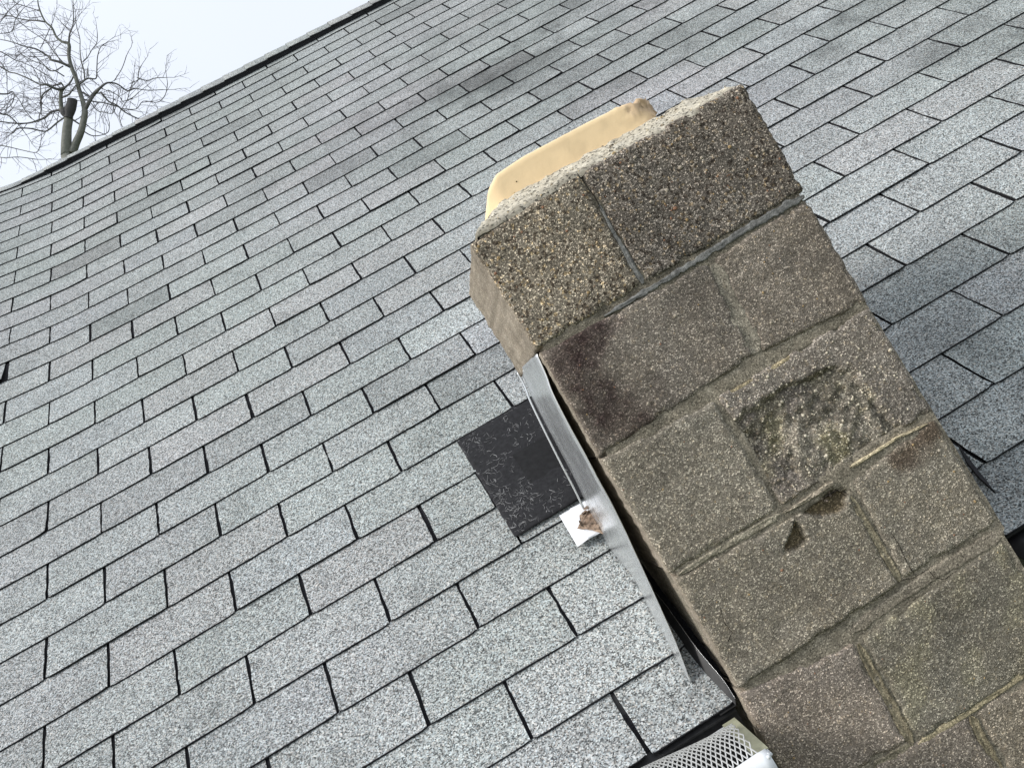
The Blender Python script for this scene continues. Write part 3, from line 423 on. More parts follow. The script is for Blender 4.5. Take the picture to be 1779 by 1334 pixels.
def stain(x, z, name):
    """worn in discolouration of the concrete, as a colour factor"""
    n1 = fbm((x, 0, z), 16, 4); n2 = fbm((x, 3, z), 45, 3); n3 = fbm((x, 7, z), 5, 3)
    T_ = {'b1': (.97, .93, .86), 'b2': (.80, .78, .76), 'b3': (.93, .90, .88), 'b4': (.92, .88, .85), 'b5': (1.03, 1.02, .97), 'b6': (.98, .96, .96), 'b7': (.97, .96, .92), 'b8': (1.06, 1.05, 1.01), 'b9': (1.02, .99, .98), 'b10': (.94, .94, .88), 'b11': (.98, .96, .94), 'b12': (1.0, .99, .93)}.get(name, (1, 1, 1))
    w_ = .16 * n3 + .13 * n1
    c = [T_[0] * (1 + w_), T_[1] * (1 + w_ * .92), T_[2] * (1 + w_ * .8)]
    def mul(k, f):
        for i in range(3): c[i] *= lerp(1, f[i], k)
    if name in ('b3', 'b1'):   # purple brown stain under the first joint
        P = J['stain3']; sd = min(sdseg((x, z), J['stain3'][0], J['stain3'][1]) , sdseg((x, z), J['stain3'][1], J['stain3'][2]))
        k = max(0, min(1, 1.15 - (sd + n1 * .045) / .085)) ** 1.6 if name == 'b3' else 0
        mul(min(1, k * 1.15) * (.85 + .4 * n2), (.40, .35, .37))
        sd2 = sdseg((x, z), J['stain3'][3], J['stain3'][4]); mul(sstep(.03, 0, sd2 + n1 * .02) * (.5 if name == 'b3' else 0), (.55, .47, .5))
    if name in ('b6', 'b8'):
        sd = sdseg((x, z), J['stain8'][0], J['stain8'][1]); mul(sstep(.035, 0, sd + n1 * .02) * .8, (.42, .33, .28))
    if name == 'b2': mul(.5 + .3 * n1, (.80, .78, .80))
    if name == 'b7' or name == 'b8' : mul(.35 + .3 * n2, (1.0, .99, .93))
    if name in ('b9', 'b11', 'b12'): mul(.5, (1.14, 1.08, 1.06))
    if name == 'b10': mul(sstep(-.1, .5, n1) * .5, (1.0, 1.02, .86))
    return c
CR = J['crater']; HOLE = J['hole7']
CRP = None
def block(name, C4, step=.0036, fine=True, label=None, agg=1.0, seed=0):
    (TL, TR, BR, BL) = C4
    if fine:
        gx_, gz_ = .0018, .0028
        TL = (TL[0]-gx_, TL[1]+gz_); TR = (TR[0]+gx_, TR[1]+gz_); BR = (BR[0]+gx_, BR[1]-gz_); BL = (BL[0]-gx_, BL[1]-gz_)
    w_ = math.hypot(TR[0]-TL[0], TR[1]-TL[1]); h_ = math.hypot(BL[0]-TL[0], BL[1]-TL[1])
    if name == 'b6': step = .0026
    nx = max(4, int(w_ / step)); ny = max(4, int(h_ / step)); mb = MB()
    pts = []; cols = []
    rnd = random.Random(seed)
    for j in range(ny + 1):
        v = j / ny; row = []; cr = []
        for i in range(nx + 1):
            u = i / nx
            x = lerp(lerp(TL[0], TR[0], u), lerp(BL[0], BR[0], u), v); z = lerp(lerp(TL[1], TR[1], u), lerp(BL[1], BR[1], u), v)
            du_, dv_ = min(u, 1-u) * w_, min(v, 1-v) * h_; ed = min(du_, dv_)
            rr = .0055; k = max(0, 1 - du_ / rr); k2 = max(0, 1 - dv_ / rr)
            y = Yc + .0034 * (k*k + k2*k2) + .0013 * fbm((x, seed, z), 28, 3) 
            if fine: y += .0005 * noise.noise(Vector((x, seed, z)) * 130) + .0006 * noise.noise(Vector((x, seed + 4, z)) * 290)
            # chipped arrises
            ch = sstep(.1, .55, fbm((x, seed + 9, z), 30, 3)) * sstep(.011, 0, ed); y += ch * .006
            if ed < .002:
                jx = noise.noise(Vector((x, 11 + seed, z)) * 95) * .0019 + noise.noise(Vector((x, 31 + seed, z)) * 33) * .0013
                jz = noise.noise(Vector((x, 17 + seed, z)) * 95) * .0016 + noise.noise(Vector((x, 37 + seed, z)) * 33) * .0010
                if i in (0, nx): x += jx
                if j in (0, ny): z += jz
                if name == 'b7' and j == ny: z += noise.noise(Vector((x * 260, 1, 0))) * .0028
            c = stain(x, z, name); ag = agg
            if name == 'b7':
                y -= .0045 * sstep(.75, 1.0, v) * sstep(.0, .004, dv_ + .0015)
                sd = max(sdpoly((x, z), HOLE), sdpoly((x, z), J['hole7b'])); t = sstep(-.001, .003, sd + .0035 * noise.noise(Vector((x*110, 2, z*110))) + .0015 * noise.noise(Vector((x*300, 2, z*300)))); y += t * (.015 + .004 * noise.noise(Vector((x*200, 2, z*200))))
                c = [c[0] * lerp(1, .62, t), c[1] * lerp(1, .56, t), c[2] * lerp(1, .44, t)]
            if name == 'b6':
                sd = sdpoly((x, z), CR) + .010 * fbm((x, 5, z), 26, 3)
                t = sstep(-.002, .012, sd)
                n_ = fbm((x, 2, z), 17, 4); rd = abs(noise.noise(Vector((x * 24, 8, z * 24)))); n5 = noise.noise(Vector((x, 8, z)) * 75)
                gr = sstep(.15, 1.0, v); y += t * max(.002, .013 * (1 - .5 * gr) + .008 * n_ - .009 * rd + .0038 * n5 + .0016 * noise.noise(Vector((x, 9, z)) * 170))
                lipn = sstep(-.012, 0, sd) * (1 - t); y -= .0012 * lipn
                ms = .5 * t * sstep(.1, .6, fbm((x, 15, z), 15, 4) + .25 * u)
                pr = t * sstep(.0, .4, fbm((x, 25, z), 9, 2)) * (1 - ms)
                cv = sstep(.1, .6, abs(noise.noise(Vector((x * 34, 3, z * 34)))) * 2.2); cv = lerp(.88, 1.18, cv)
                c = [c[0] * lerp(lerp(lerp(1, .90 * cv, t), .72, ms), .80, pr), c[1] * lerp(lerp(lerp(1, .91 * cv, t), .74, ms), .79, pr), c[2] * lerp(lerp(lerp(1, .87 * cv, t), .44, ms), .80, pr)]
            row.append((x, y, z)); cr.append((c[0], c[1], c[2], ag))
        pts.append(row); cols.append(cr)
    ids = mb.grid(pts, 0, True, cols)
    for f_i in range(len(mb.f)): mb.f[f_i] = mb.f[f_i][::-1]
    # perimeter swept back
    per = [(0, i) for i in range(nx + 1)] + [(j, nx) for j in range(1, ny + 1)] + [(ny, i) for i in range(nx - 1, -1, -1)] + [(j, 0) for j in range(ny - 1, 0, -1)]
    cx = (TL[0] + BR[0]) / 2; cz = (TL[1] + BR[1]) / 2; prev = [ids[a][b] for a, b in per]
    depth = [(.004, .6), (.012, .4)] + [(.012 + .0185 * q, .35) for q in range(1, 22)] if fine else [(.004, .5), (.2, .3), (.40, .3)]
    for dd, ag in depth:
        cur = []
        for (a, b) in per:
            x, y, z = pts[a][b]; bc = cols[a][b]
            s_ = .0008 * noise.noise(Vector((x + dd, y + dd * 3, z)) * 60) + (.0012 if dd > .004 else .0008)
            jx = -1 if b == 0 else (1 if b == nx else 0); jz = 1 if a == 0 else (-1 if a == ny else 0)
            yy = Yc + dd if dd > .004 else max(y + .003, Yc + dd)
            k = (1.22, 1.17, 1.10) if dd > .004 else (1.1, 1.07, 1.03)
            if dd > .01:
                v_ = 1 + .22 * fbm((x, dd, z), 22, 3); bc = (v_, v_, v_)
                s_ += .0011 * fbm((x, dd, z), 70, 2)
            xx = x + jx * s_ + (jx == -1) * ((.007 if name not in ('b1', 'b2') else .003) * sstep(.03, .08, dd))
            cur.append(mb.vert((xx, yy, z + jz * s_), (bc[0]*k[0], bc[1]*k[1], bc[2]*k[2], ag * agg)))
        m_ = len(per)
        for q in range(m_): mb.face((prev[q], prev[(q+1) % m_], cur[(q+1) % m_], cur[q]), 0, True)
        prev = cur
    mb.face(prev[::-1], 0)
    # exposed aggregate stones
    cnt = {'b1': 150, 'b2': 170, 'b6': 560}.get(name, 26 if fine else 0)
    for _ in range(cnt):
        u, v = rnd.uniform(.02, .98), rnd.uniform(.03, .97)
        if name == 'b1' and rnd.random() < .25: u = rnd.uniform(.01, .04)
        i, j = int(u * nx), int(v * ny); x, y, z = pts[j][i]
        r = .0011 + rnd.expovariate(1) * .00062; r = min(r, .0042)
        if name == 'b6':
            if sdpoly((x, z), CR) < -.006 and rnd.random() < .8: continue
            r = min(r * 1.05, .0034)
        q = rnd.random()
        col = (1.9, 1.85, 1.75) if q < .45 else ((1.7, 1.35, .85) if q < .65 else ((1.2, 1.15, 1.1) if q < .85 else ((1.3, .8, .6) if name != 'b6' else (1.4, 1.3, 1.2))))
        if name == 'b6' and q < .8: col = (3.0, 3.0, 2.8)
        mb.pebble((x, y, z), r, (*col, 0.0), 0)
    o = mb.build('concrete_block', M_CO, chim)
    if label: o['label'] = label
    return o
CR_PX = None
LB = {'b1': 'pebbly top left block with rough exposed aggregate', 'b2': 'dark pebbly block at the top right corner',
      'b3': 'block with a purple brown stain below the metal strip top', 'b6': 'broken block with a deep crumbled mossy face', 'b7': 'block with a ragged lower lip and a small dark chip'}
for i, k in enumerate(D['B']):
    block(k, D['B'][k], .0036 if k not in ('b11', 'b12') else .006, True, LB.get(k), 1.0 if k in ('b1', 'b2') else (.72 if k == 'b6' else .66), i * 3 + 1)
# the rows below the picture, down to the ground
zrow = -2.395; par = 0
while zrow - .19 > GZ - .1:
    s_ = (1.222, 1.52, 1.534, 1.722) if par == 0 else (1.222, 1.415, 1.43, 1.722)
    for x0, x1 in ((s_[0], s_[1]), (s_[2], s_[3])):
        block('low', [(x0, zrow), (x1, zrow), (x1, zrow - .19), (x0, zrow - .19)], .03, False, None, .8, par)
    zrow -= .2032; par = 1 - par
# mortar core
mo = MB(); z1 = -1.17; nx, nyy = 110, 260; zb_ = -2.62
pts = []; cols = []
for j in range(nyy + 1):
    z = lerp(z1, zb_, j / nyy); row = []; cr = []
    for i in range(nx + 1):
        x = lerp(1.2405, 1.728, i / nx)
        if z > -2.0: x = lerp(1.2405, 1.735, i / nx)
        y = Yc + .0036 + .0017 * fbm((x, 1, z), 30, 4) + .022 * sstep(-.001, .004, max(sdpoly((x, z), HOLE), sdpoly((x, z), J['hole7b']))) + .034 * sstep(.0, .008, sdpoly((x, z), D['B']['b6']) - .004) + .0008 * noise.noise(Vector((x, 1, z)) * 150)
        d_ = .92 + .28 * fbm((x, 4, z), 14, 3)
        if z > -1.40: d_ *= .72
        row.append((x, y, z)); cr.append((d_, d_ * .98, d_ * .95, 1))
    pts.append(row); cols.append(cr)
mo.grid(pts, 0, True, cols)
for i_ in range(len(mo.f)): mo.f[i_] = mo.f[i_][::-1]
mo.box((1.2405, Yc + .040, zb_), (1.728, Yb - .008, z1 - .002))
for e_ in (0, nx):
    mo.grid([[(r[e_][0], Yc + .041, r[e_][2]) for r in pts], [r[e_] for r in pts]], 0, False); mo.box((1.233, Yc + .012, GZ), (1.715, Yb - .008, zb_ - .001))
mo.build('mortar_core', M_MO, chim)
def ribbon(mb, line, wid, hgt, seed, base=.0035, tint=(1, 1, 1), taper=(1, 1), rag=.35, step=.003, hollow=False):
    P = [Vector((a, 0, b)) for a, b in line]; L_ = [0]
    for i in range(1, len(P)): L_.append(L_[-1] + (P[i] - P[i-1]).length)
    n_ = max(2, int(L_[-1] / step)); rows = []; cols = []
    for k in range(n_ + 1):
        s_ = L_[-1] * k / n_; i = 1
        while i < len(P) - 1 and L_[i] < s_: i += 1
        t = (s_ - L_[i-1]) / (L_[i] - L_[i-1]); c_ = P[i-1].lerp(P[i], t); tg = (P[i] - P[i-1]).normalized(); nn = Vector((-tg.z, 0, tg.x))
        tt = k / n_; en = min(1, min(tt, 1 - tt) * 14); w = wid * lerp(taper[0], taper[1], tt) * (.35 + .65 * en)
        row = []; cr = []
        for q in range(9):
            a = q / 8 * 2 - 1
            sh_ = (1 + rag * noise.noise(Vector((s_ * 60, seed, 3 + (a > 0) * 9))) + rag * .6 * noise.noise(Vector((s_ * 190, seed, 5 + (a > 0) * 9))))
            pos = c_ + nn * (a * w * .5 * sh_)
            prof = max(0, 1 - abs(a) ** 6)
            y = Yc + base - .55 * hgt * prof * (.8 + .5 * noise.noise(Vector((s_ * 40, seed, a * 2)))) + (.004 if abs(a) == 1 else 0) + .0006 * noise.noise(pos * 210)
            if hollow: y = Yc + .0002 + .0026 * (1 - a * a) + (.003 if abs(a) == 1 else 0) + .0009 * noise.noise(pos * 120) + .0004 * noise.noise(pos * 300)
            row.append((pos.x, y, pos.z)); v = 1 + .3 * noise.noise(Vector((s_ * 30, seed + 7, a)))
            cr.append((tint[0]*v, tint[1]*v, tint[2]*v, 1))
        rows.append(row); cols.append(cr)
    mb.grid(rows, 0, True, cols)
se = MB()
ribbon(se, J['j1h'], .0150, .0046, 1, .0030, (1.0, .98, .94), (.55, 1.1), .75)
ribbon(se, J['j1v'], .0120, .0042, 2, .0030, (1.05, 1.03, .98), (.35, 1.1), .5)
tag(se.build('sealant_bead', M_SEAL, chim), 'grey sealant smeared in the joints of the top course')
for k, (wd, hg, ti, tp, rg) in {'j2v': (.030, .0040, (1.0, 1.0, 1.0), (.8, 1.1), .3), 'j3tan': (.016, .0045, (1.35, 1.25, 1.0), (.9, 1.0), .3), 'j3led': (.0062, .0085, (2.0, 1.9, 1.6), (1.2, .5), .3),
        'j3led2': (.009, .008, (1.25, 1.2, 1.15), (.6, 1.1), .3), 'j3left': (.012, .005, (1.1, 1.1, 1.05), (.8, 1.2), .4), 'j4': (.024, .0026, (1.0, .97, .95), (.8, 1.2), .3),
        'j4v': (.011, .0048, (.95, .92, .8), (1, 1), .3), 'j5v': (.014, .004, (.9, .86, .74), (.8, 1.2), .3), 'j5h': (.012, .0048, (1.35, 1.28, 1.05), (1.2, 1), .2), 'j5l': (.016, .004, (.9, .88, .8), (1, 1), .3), 'j6v': (.014, .005, (.95, .9, .75), (1, 1), .3)}.items():
    rb = MB(); ribbon(rb, J[k], wd * (1.15 if 'v' in k else 1), hg, sum(map(ord, k)), .0035, ti, tp, rg, .003, k in ('j2v', 'j4v', 'j5v', 'j6v', 'j5l')); rb.build('mortar_joint', M_MO, chim)
M_CK = mat_simple('dark_crack', (.02, .017, .014), 1, 0, .05, 200, .3)  # even dark colour of the thin strips laid along the cracks
for nm_ in ('crackb2', 'ck1', 'ck2', 'ck3', 'ck4', 'ck5'):
    L0 = J[nm_]; P = []
    for (ax_, az_), (bx_, bz_) in zip(L0, L0[1:]):
        for q in range(6):
            t = q / 6; x = lerp(ax_, bx_, t); z = lerp(az_, bz_, t); P.append((x + .0012 * noise.noise(Vector((x, 0, z)) * 170), z + .0012 * noise.noise(Vector((x, 5, z)) * 170)))
    P.append(L0[-1]); w0 = .0011 if nm_ == 'crackb2' else .0007
    rows = [[], [], []]
    for k, (x, z) in enumerate(P):
        w = w0 * (.5 + 1.0 * abs(noise.noise(Vector((x, 9, z)) * 120))) * min(1, (len(P) - k) / 4, (k + 1) / 3)
        a = P[max(0, k - 1)]; b = P[min(len(P) - 1, k + 1)]; dx, dz = b[0] - a[0], b[1] - a[1]; l_ = math.hypot(dx, dz) or 1
        for r_, sg in zip(rows, (-1, 0, 1)): r_.append((x - dz / l_ * w * sg, Yc - .0012, z + dx / l_ * w * sg))
    ck = MB(); ck.grid(rows, 0, False); ck.build('crack', M_CK, chim)
# crumbling chips below the broken block
cb = MB()
rc_ = random.Random(5)
cx0, cz0 = J['j3led2'][2]
for _ in range(16):
    x = cx0 + rc_.uniform(-.035, .03); z = cz0 + rc_.uniform(-.022, .004); r = rc_.uniform(.0025, .008)
    vs = [cb.vert((x + r * rc_.uniform(.6, 1.2) * math.cos(a), Yc + .010 + rc_.uniform(-.002, .003), z + r * rc_.uniform(.5, 1.0) * math.sin(a)), (1.1, 1.0, .95, .5)) for a in (0, 1.1, 2.2, 3.2, 4.2, 5.3)]
    t = cb.vert((x, Yc + .006 - r * .4, z), (1.15, 1.05, 1, .5))
    for q in range(6): cb.face((vs[q], t, vs[(q+1) % 6]))
cb.build('loose_mortar_crumb', M_CO, chim)
# mortar crown
cm = MB(); nx, nyy = 130, 90; rows = []; cols = []
X0, X1 = 1.2355, 1.7500
for j in range(nyy + 1):
    y = lerp(Yc + .0015, Yb - .002, (j / nyy) ** 1.35); row = []; cr = []
    for i in range(nx + 1):
        x = lerp(X0, X1, i / nx)
        d_ = min(y - Yc, Yb - y, (x - X0) * .95, (X1 - x) * 1.25 + .006); t = max(0, min(1, d_ / .078))
        z = -1.1665 + .047 * t ** .85 + .0045 * math.exp(-((x - 1.42) / .07) ** 2) * (1 if t < .6 else .3)
        z += .0030 * fbm((x, y, 0), 40, 4) * (0.3 + min(1, t * 6)) + .0010 * noise.noise(Vector((x, y, 5)) * 260)
        yy = y
        if j == 0: z -= .006; yy = y + .0015 * noise.noise(Vector((x * 60, 0, 2)))
        row.append((x, yy, z)); v = lerp(.62, 1.05, sstep(0, .30, t + .12 * fbm((x, y, 8), 30, 3)))
        v *= 1 + .18 * fbm((x, y, 3), 22, 3)
        cr.append((v, v * .985, v * .95, 1))
    rows.append(row); cols.append(cr)
ids = cm.grid(rows, 0, True, cols)
sk = [[(rows[j][0][0], rows[j][0][1], -1.182) for j in range(nyy + 1)], [rows[j][0] for j in range(nyy + 1)]]
cm.grid(sk, 0, True, [[(.8, .78, .74, 1)] * (nyy + 1)] * 2)
sk = [[(rows[j][nx][0], rows[j][nx][1], -1.182) for j in range(nyy + 1)], [rows[j][nx] for j in range(nyy + 1)]]
cm.grid(sk, 0, True, [[(.8, .78, .74, 1)] * (nyy + 1)] * 2)
rp_ = random.Random(3)
for _ in range(90):
    i, j = rp_.randint(1, nx - 1), rp_.randint(1, 28); x, y, z = rows[j][i]
    c = rp_.choice([(1.1, .9, .6, 1), (.5, .45, .4, 1), (1.3, 1.25, 1.15, 1), (.35, .33, .3, 1)]); cm.pebble((x, y + .0005, z + .0008), min(.0038, .0012 + rp_.expovariate(1) * .0007), c)
cm.build('mortar_crown', M_CR, chim)
# flue liner
fl = MB(); F = D['flue']; Yf = F[0][1]
fx0, fx1, fy0, fy1 = 1.2975, 1.6400, Yf, Yf + .215
tp = [(1.2975, -1.108), (1.303, -1.093), (1.312, -1.0838), (1.3345, -1.0705), (1.3926, -1.0655), (1.5056, -1.0668), (1.58, -1.0690), (1.6393, -1.0765)]
def ztop(x):
    for (a, za), (b, zb2) in zip(tp, tp[1:]):
        if x <= b: return lerp(za, zb2, max(0, (x - a) / (b - a)))
    return tp[-1][1]
def ringpts(ins, n_=220):
    x0, x1, y0, y1 = fx0 + ins, fx1 - ins, fy0 + ins, fy1 - ins; r = max(.006, .034 - ins); P = []
    segs = [((x0 + r, y0), (x1 - r, y0)), ((x1, y0 + r), (x1, y1 - r)), ((x1 - r, y1), (x0 + r, y1)), ((x0, y1 - r), (x0, y0 + r))]
    cen = [(x1 - r, y0 + r, -90), (x1 - r, y1 - r, 0), (x0 + r, y1 - r, 90), (x0 + r, y0 + r, 180)]
    for (a, b), (cx, cy, st) in zip(segs, cen):
        L_ = math.hypot(b[0]-a[0], b[1]-a[1]); k_ = max(4, int(L_ / .005))
        k_ = 60 if abs(b[0]-a[0]) > .1 else 30
        for q in range(k_): t = q / k_; P.append((lerp(a[0], b[0], t), lerp(a[1], b[1], t)))
        for q in range(10): an = math.radians(st + 90 * q / 10); P.append((cx + r * math.cos(an), cy + r * math.sin(an)))
    return P
rings = []
outP, inP = ringpts(0), ringpts(.019)
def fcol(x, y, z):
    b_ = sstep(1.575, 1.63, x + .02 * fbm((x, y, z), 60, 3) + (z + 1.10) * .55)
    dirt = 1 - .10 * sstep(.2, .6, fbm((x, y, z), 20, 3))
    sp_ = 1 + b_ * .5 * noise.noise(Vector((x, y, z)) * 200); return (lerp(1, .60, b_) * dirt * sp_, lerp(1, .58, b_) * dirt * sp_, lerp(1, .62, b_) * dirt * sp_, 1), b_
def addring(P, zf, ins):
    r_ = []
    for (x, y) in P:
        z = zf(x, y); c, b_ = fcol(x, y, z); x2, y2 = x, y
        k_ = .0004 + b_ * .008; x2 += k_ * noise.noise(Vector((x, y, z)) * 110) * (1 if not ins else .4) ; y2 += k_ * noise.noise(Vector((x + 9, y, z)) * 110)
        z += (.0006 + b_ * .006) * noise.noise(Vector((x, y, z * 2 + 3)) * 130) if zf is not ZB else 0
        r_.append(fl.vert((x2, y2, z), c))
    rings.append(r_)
ZB = lambda x, y: -1.165
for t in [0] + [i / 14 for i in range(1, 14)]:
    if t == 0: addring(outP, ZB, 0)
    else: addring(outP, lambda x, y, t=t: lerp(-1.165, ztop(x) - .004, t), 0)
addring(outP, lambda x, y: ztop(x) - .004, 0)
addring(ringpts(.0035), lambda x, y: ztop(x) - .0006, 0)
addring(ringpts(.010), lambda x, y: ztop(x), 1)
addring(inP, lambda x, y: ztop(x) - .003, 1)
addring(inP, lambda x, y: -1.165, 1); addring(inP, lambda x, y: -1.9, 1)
k_ = len(outP)
for a, b in zip(rings, rings[1:]):
    for q in range(k_): fl.face((a[q], a[(q+1) % k_], b[(q+1) % k_], b[q]), 0, True)
fl.face(rings[-1][::-1], 1)
pk = random.Random(2)
fl.pebble((1.357, Yf - .0002, -1.100), .0016, (.12, .1, .08, 1))
fl.build('flue_liner', [M_CL, M_LITTER], chim)
# ------------------------------------------------------------------ loose side flashing
def lerp3(a, b, t): return Vector(a).lerp(Vector(b), t)
sf = thing('side_flashing', 'shiny bare aluminium flashing sheet leaning off the left side of the chimney', 'flashing', D['sheetL'][10])
s = MB(); rows = []
LL, RR = D['sheetL'], D['sheetR']
def resamp(P, n_):
    P = [Vector(p) for p in P]; out = []
    for k in range(n_):
        t = k / (n_ - 1) * (len(P) - 1); i = min(int(t), len(P) - 2); q = t - i
        p0, p1, p2, p3 = P[max(i-1, 0)], P[i], P[i+1], P[min(i+2, len(P)-1)]
        out.append(.5 * ((2*p1) + (p2-p0)*q + (2*p0-5*p1+4*p2-p3)*q*q + (3*p1-p0-3*p2+p3)*q**3))
    return out
La, Ra = resamp(LL, 60), resamp(RR, 60)
for k in range(60):
    row = []
    for q in range(11):
        t = q / 10; p = La[k].lerp(Ra[k], t); p.x -= .0035 * math.sin(t * math.pi) * (1 if k < 50 else .3) ; p.x += .0016 * math.exp(-((t - .55) / .06) ** 2)
        row.append(p)
    rows.append(row)
s.grid(rows, 0, True)
o = s.build('flashing_sheet', M_AL, sf)
md = o.modifiers.new('thickness', 'SOLIDIFY'); md.thickness = .0008; md.offset = -1
l = MB(); P = resamp(D['lip'], 30); l.tube(P, .0022, 6); l.build('hemmed_edge', M_AL, sf)
# base flashing along the chimney foot
bf = thing('base_flashing', 'dark metal flashing upstand in the gap between shingles and chimney foot', 'flashing', D['base_low'][2])
b = MB(); A_, B_ = resamp(D['base_low'], 24), resamp(D['base_edge'], 24)
b.grid([[p + Vector((-.03, 0, 0)) + NV * -.006 for p in A_], [p + NV * -.006 for p in A_], [q for q in B_]], 0, True)
ob = b.build('upstand', M_DARKM, bf); md = ob.modifiers.new('thickness', 'SOLIDIFY'); md.thickness = .0008
l = MB(); l.tube(B_, .00035, 5); l.build('bright_cut_edge', M_AL, bf)
# ------------------------------------------------------------------ felt patch
ft = thing('felt_patch', 'square of bare black fibrous felt where shingles are missing beside the chimney', 'felt', RP(7.5, -17.5, .004))
fm = MB(); rows = []
ua, ub = 6.955, 8.9
for j in range(40):
    v = j / 39; n_ = lerp(-15.98, -18.83, v); row = []
    for i in range(30):
        t = i / 29; u = lerp(ua, ub, t)
        h = .0012 + .0095 * sstep(.55, 1, v) + .001 * noise.noise(Vector((u * 4, n_ * 3, 1))) + (.004 * sstep(.9, 1, v) * noise.noise(Vector((u * 5, 0, 2))))
        row.append(RP(u + (.012 * noise.noise(Vector((n_ * 6, 0, 0))) if i == 0 else 0) + .0 * v, n_ + (.02 * noise.noise(Vector((u * 9, 3, 0))) if j == 39 else 0), h, False))
    rows.append(row)
fm.grid(rows, 0, True); o = fm.build('felt_sheet', M_FELT, ft); md = o.modifiers.new('thickness', 'SOLIDIFY'); md.thickness = .0022; md.offset = -1
f2 = MB(); rows = []
for j in range(10):
    row = []
    for i in range(10):
        u = lerp(7.55, 8.3, i / 9) + .015 * noise.noise(Vector((j, 0, 4))); n_ = lerp(-17.1, -18.3, j / 9) + .03 * noise.noise(Vector((i, 2, 4)))
        row.append(RP(u, n_, .0042 + .003 * sstep(-17.6, -18.4, n_), False))
    rows.append(row)
f2.grid(rows, 0, True); o = f2.build('felt_scrap', mat_simple('smooth_black_felt', (.017, .017, .018), .8, 0, .2, 90, .3), ft)
fb = MB(); rf = random.Random(9)
for _ in range(3400):
    u = rf.uniform(6.97, 8.25); n_ = rf.uniform(-16.05, -18.78)
    dens = .15 + .7 * sstep(-16.6, -18.6, n_) * sstep(7.9, 7.0, u)
    if rf.random() > dens or noise.noise(Vector((u * 3.2, n_ * 2.2, 4))) < rf.uniform(-.45, .25): continue
    if 7.55 < u < 8.3 and -18.25 < n_ < -17.1 and rf.random() < .8: continue
    a = rf.uniform(0, 6.28); L_ = rf.uniform(.03, .11); cu = rf.uniform(-1.5, 1.5); v = (n_ + 15.98) / -2.85
    h = .0034 + .0095 * sstep(.55, 1, v); P = []
    for k in range(5):
        a += cu * .35; u += math.cos(a) * L_ * .25; n_ += math.sin(a) * L_ * .3; P.append(RP(max(6.97, u), min(-16.05, max(-18.8, n_)), h, False))
    w_ = rf.uniform(.00022, .0005) * (1.5 if rf.random() < .08 else 1); v_ = rf.uniform(.35, 1.3)
    fb.tube(P, w_, 3, 0, (v_, v_, v_, 1), False)
tag(fb.build('glass_fibres', M_FIB, ft), kind='stuff')
# ------------------------------------------------------------------ white cards and leaf clump
def sheet(name, C4, label, thick=.001, bow=.004, seed=0):
    q = MB(); C4 = [Vector(c) for c in C4]; rows = []
    for j in range(14):
        row = []
        for i in range(14):
            a, b2 = i / 13, j / 13; p = C4[0].lerp(C4[1], a).lerp(C4[3].lerp(C4[2], a), b2)
            row.append(p + NV * (bow * math.sin(a * 3.1) * (b2 ** 2) + .0006 * noise.noise(Vector((a * 4, b2 * 4, seed)))))
        rows.append(row)
    q.grid(rows, 0, True); o = q.build(name, M_WHITE)
    md = o.modifiers.new('thickness', 'SOLIDIFY'); md.thickness = thick; md.offset = -1
    return tag(o, label, 'metal sheet')
sheet('metal_sheet', D['card'], 'larger white square metal sheet lying on the shingles below the black felt', .001, .004, 1)
sheet('metal_sheet', D['card2'], 'smaller white metal sheet on top, tucked behind the aluminium flashing', .001, .001, 2)
lf = thing('leaf_clump', 'crumpled brown dry leaf clump caught on the white metal sheets', 'leaves', D['leaf'][1])
lm = MB(); c0 = sum((Vector(p) for p in D['leaf']), Vector()) / 6; rl_ = random.Random(4)
ux = Vector((1, 0, 0)); vy = Vector((0, CP, SP))
def inhull(t): 
    P = [Vector(p) for p in D['leaf']]; a = t * 6; i = int(a) % 6; return P[i].lerp(P[(i+1) % 6], a - int(a))
rows = []
for j in range(12):
    row = []
    for i in range(37):
        e_ = inhull((i % 36) / 36) - c0; rr = (j + .0001) / 11; p = c0 + e_ * rr * (1 + .12 * noise.noise(Vector((i * .9, j * .3, 2))) * (i % 36 != 0))
        p += NV * ((1 - rr ** 2) * .013 - .010 + .005 * noise.noise(p * 120) + .004 * abs(noise.noise(p * 300))); row.append(p)
    row[-1] = row[0]; rows.append(row)
cl = [[(lambda v: (v, v * .97, v * .95, 1))(1 + .7 * noise.noise(p * 160)) for p in r] for r in rows]
lm.grid(rows, 0, False, cl); lm.build('crumpled_leaf', M_LEAF, lf)
for k in range(9):
    l2 = MB(); p = c0 + inhull(rl_.random()) * 0 + (inhull(rl_.random()) - c0) * rl_.uniform(.5, .95) + NV * rl_.uniform(.0, .006); a = rl_.uniform(0, 6.28); L_ = rl_.uniform(.008, .018)
    dx = ux * math.cos(a) + vy * math.sin(a); dy = dx.cross(NV); rows = []
    for j in range(6):
        t = j / 5; w_ = L_ * .35 * math.sin(max(.08, t * .95) * 3.1); c_ = p + dx * (t - .5) * L_ + NV * (.006 * math.sin(t * 3 + k))
        rows.append([c_ + dy * w_ + NV * .003, c_, c_ - dy * w_ + NV * .004])
    l2.grid(rows, 0, True, [[(rl_.uniform(.6, 1.3),) * 3 + (1,)] * 3] * 6); o = l2.build('leaf', M_LEAF, lf); md = o.modifiers.new('t', 'SOLIDIFY'); md.thickness = .0004
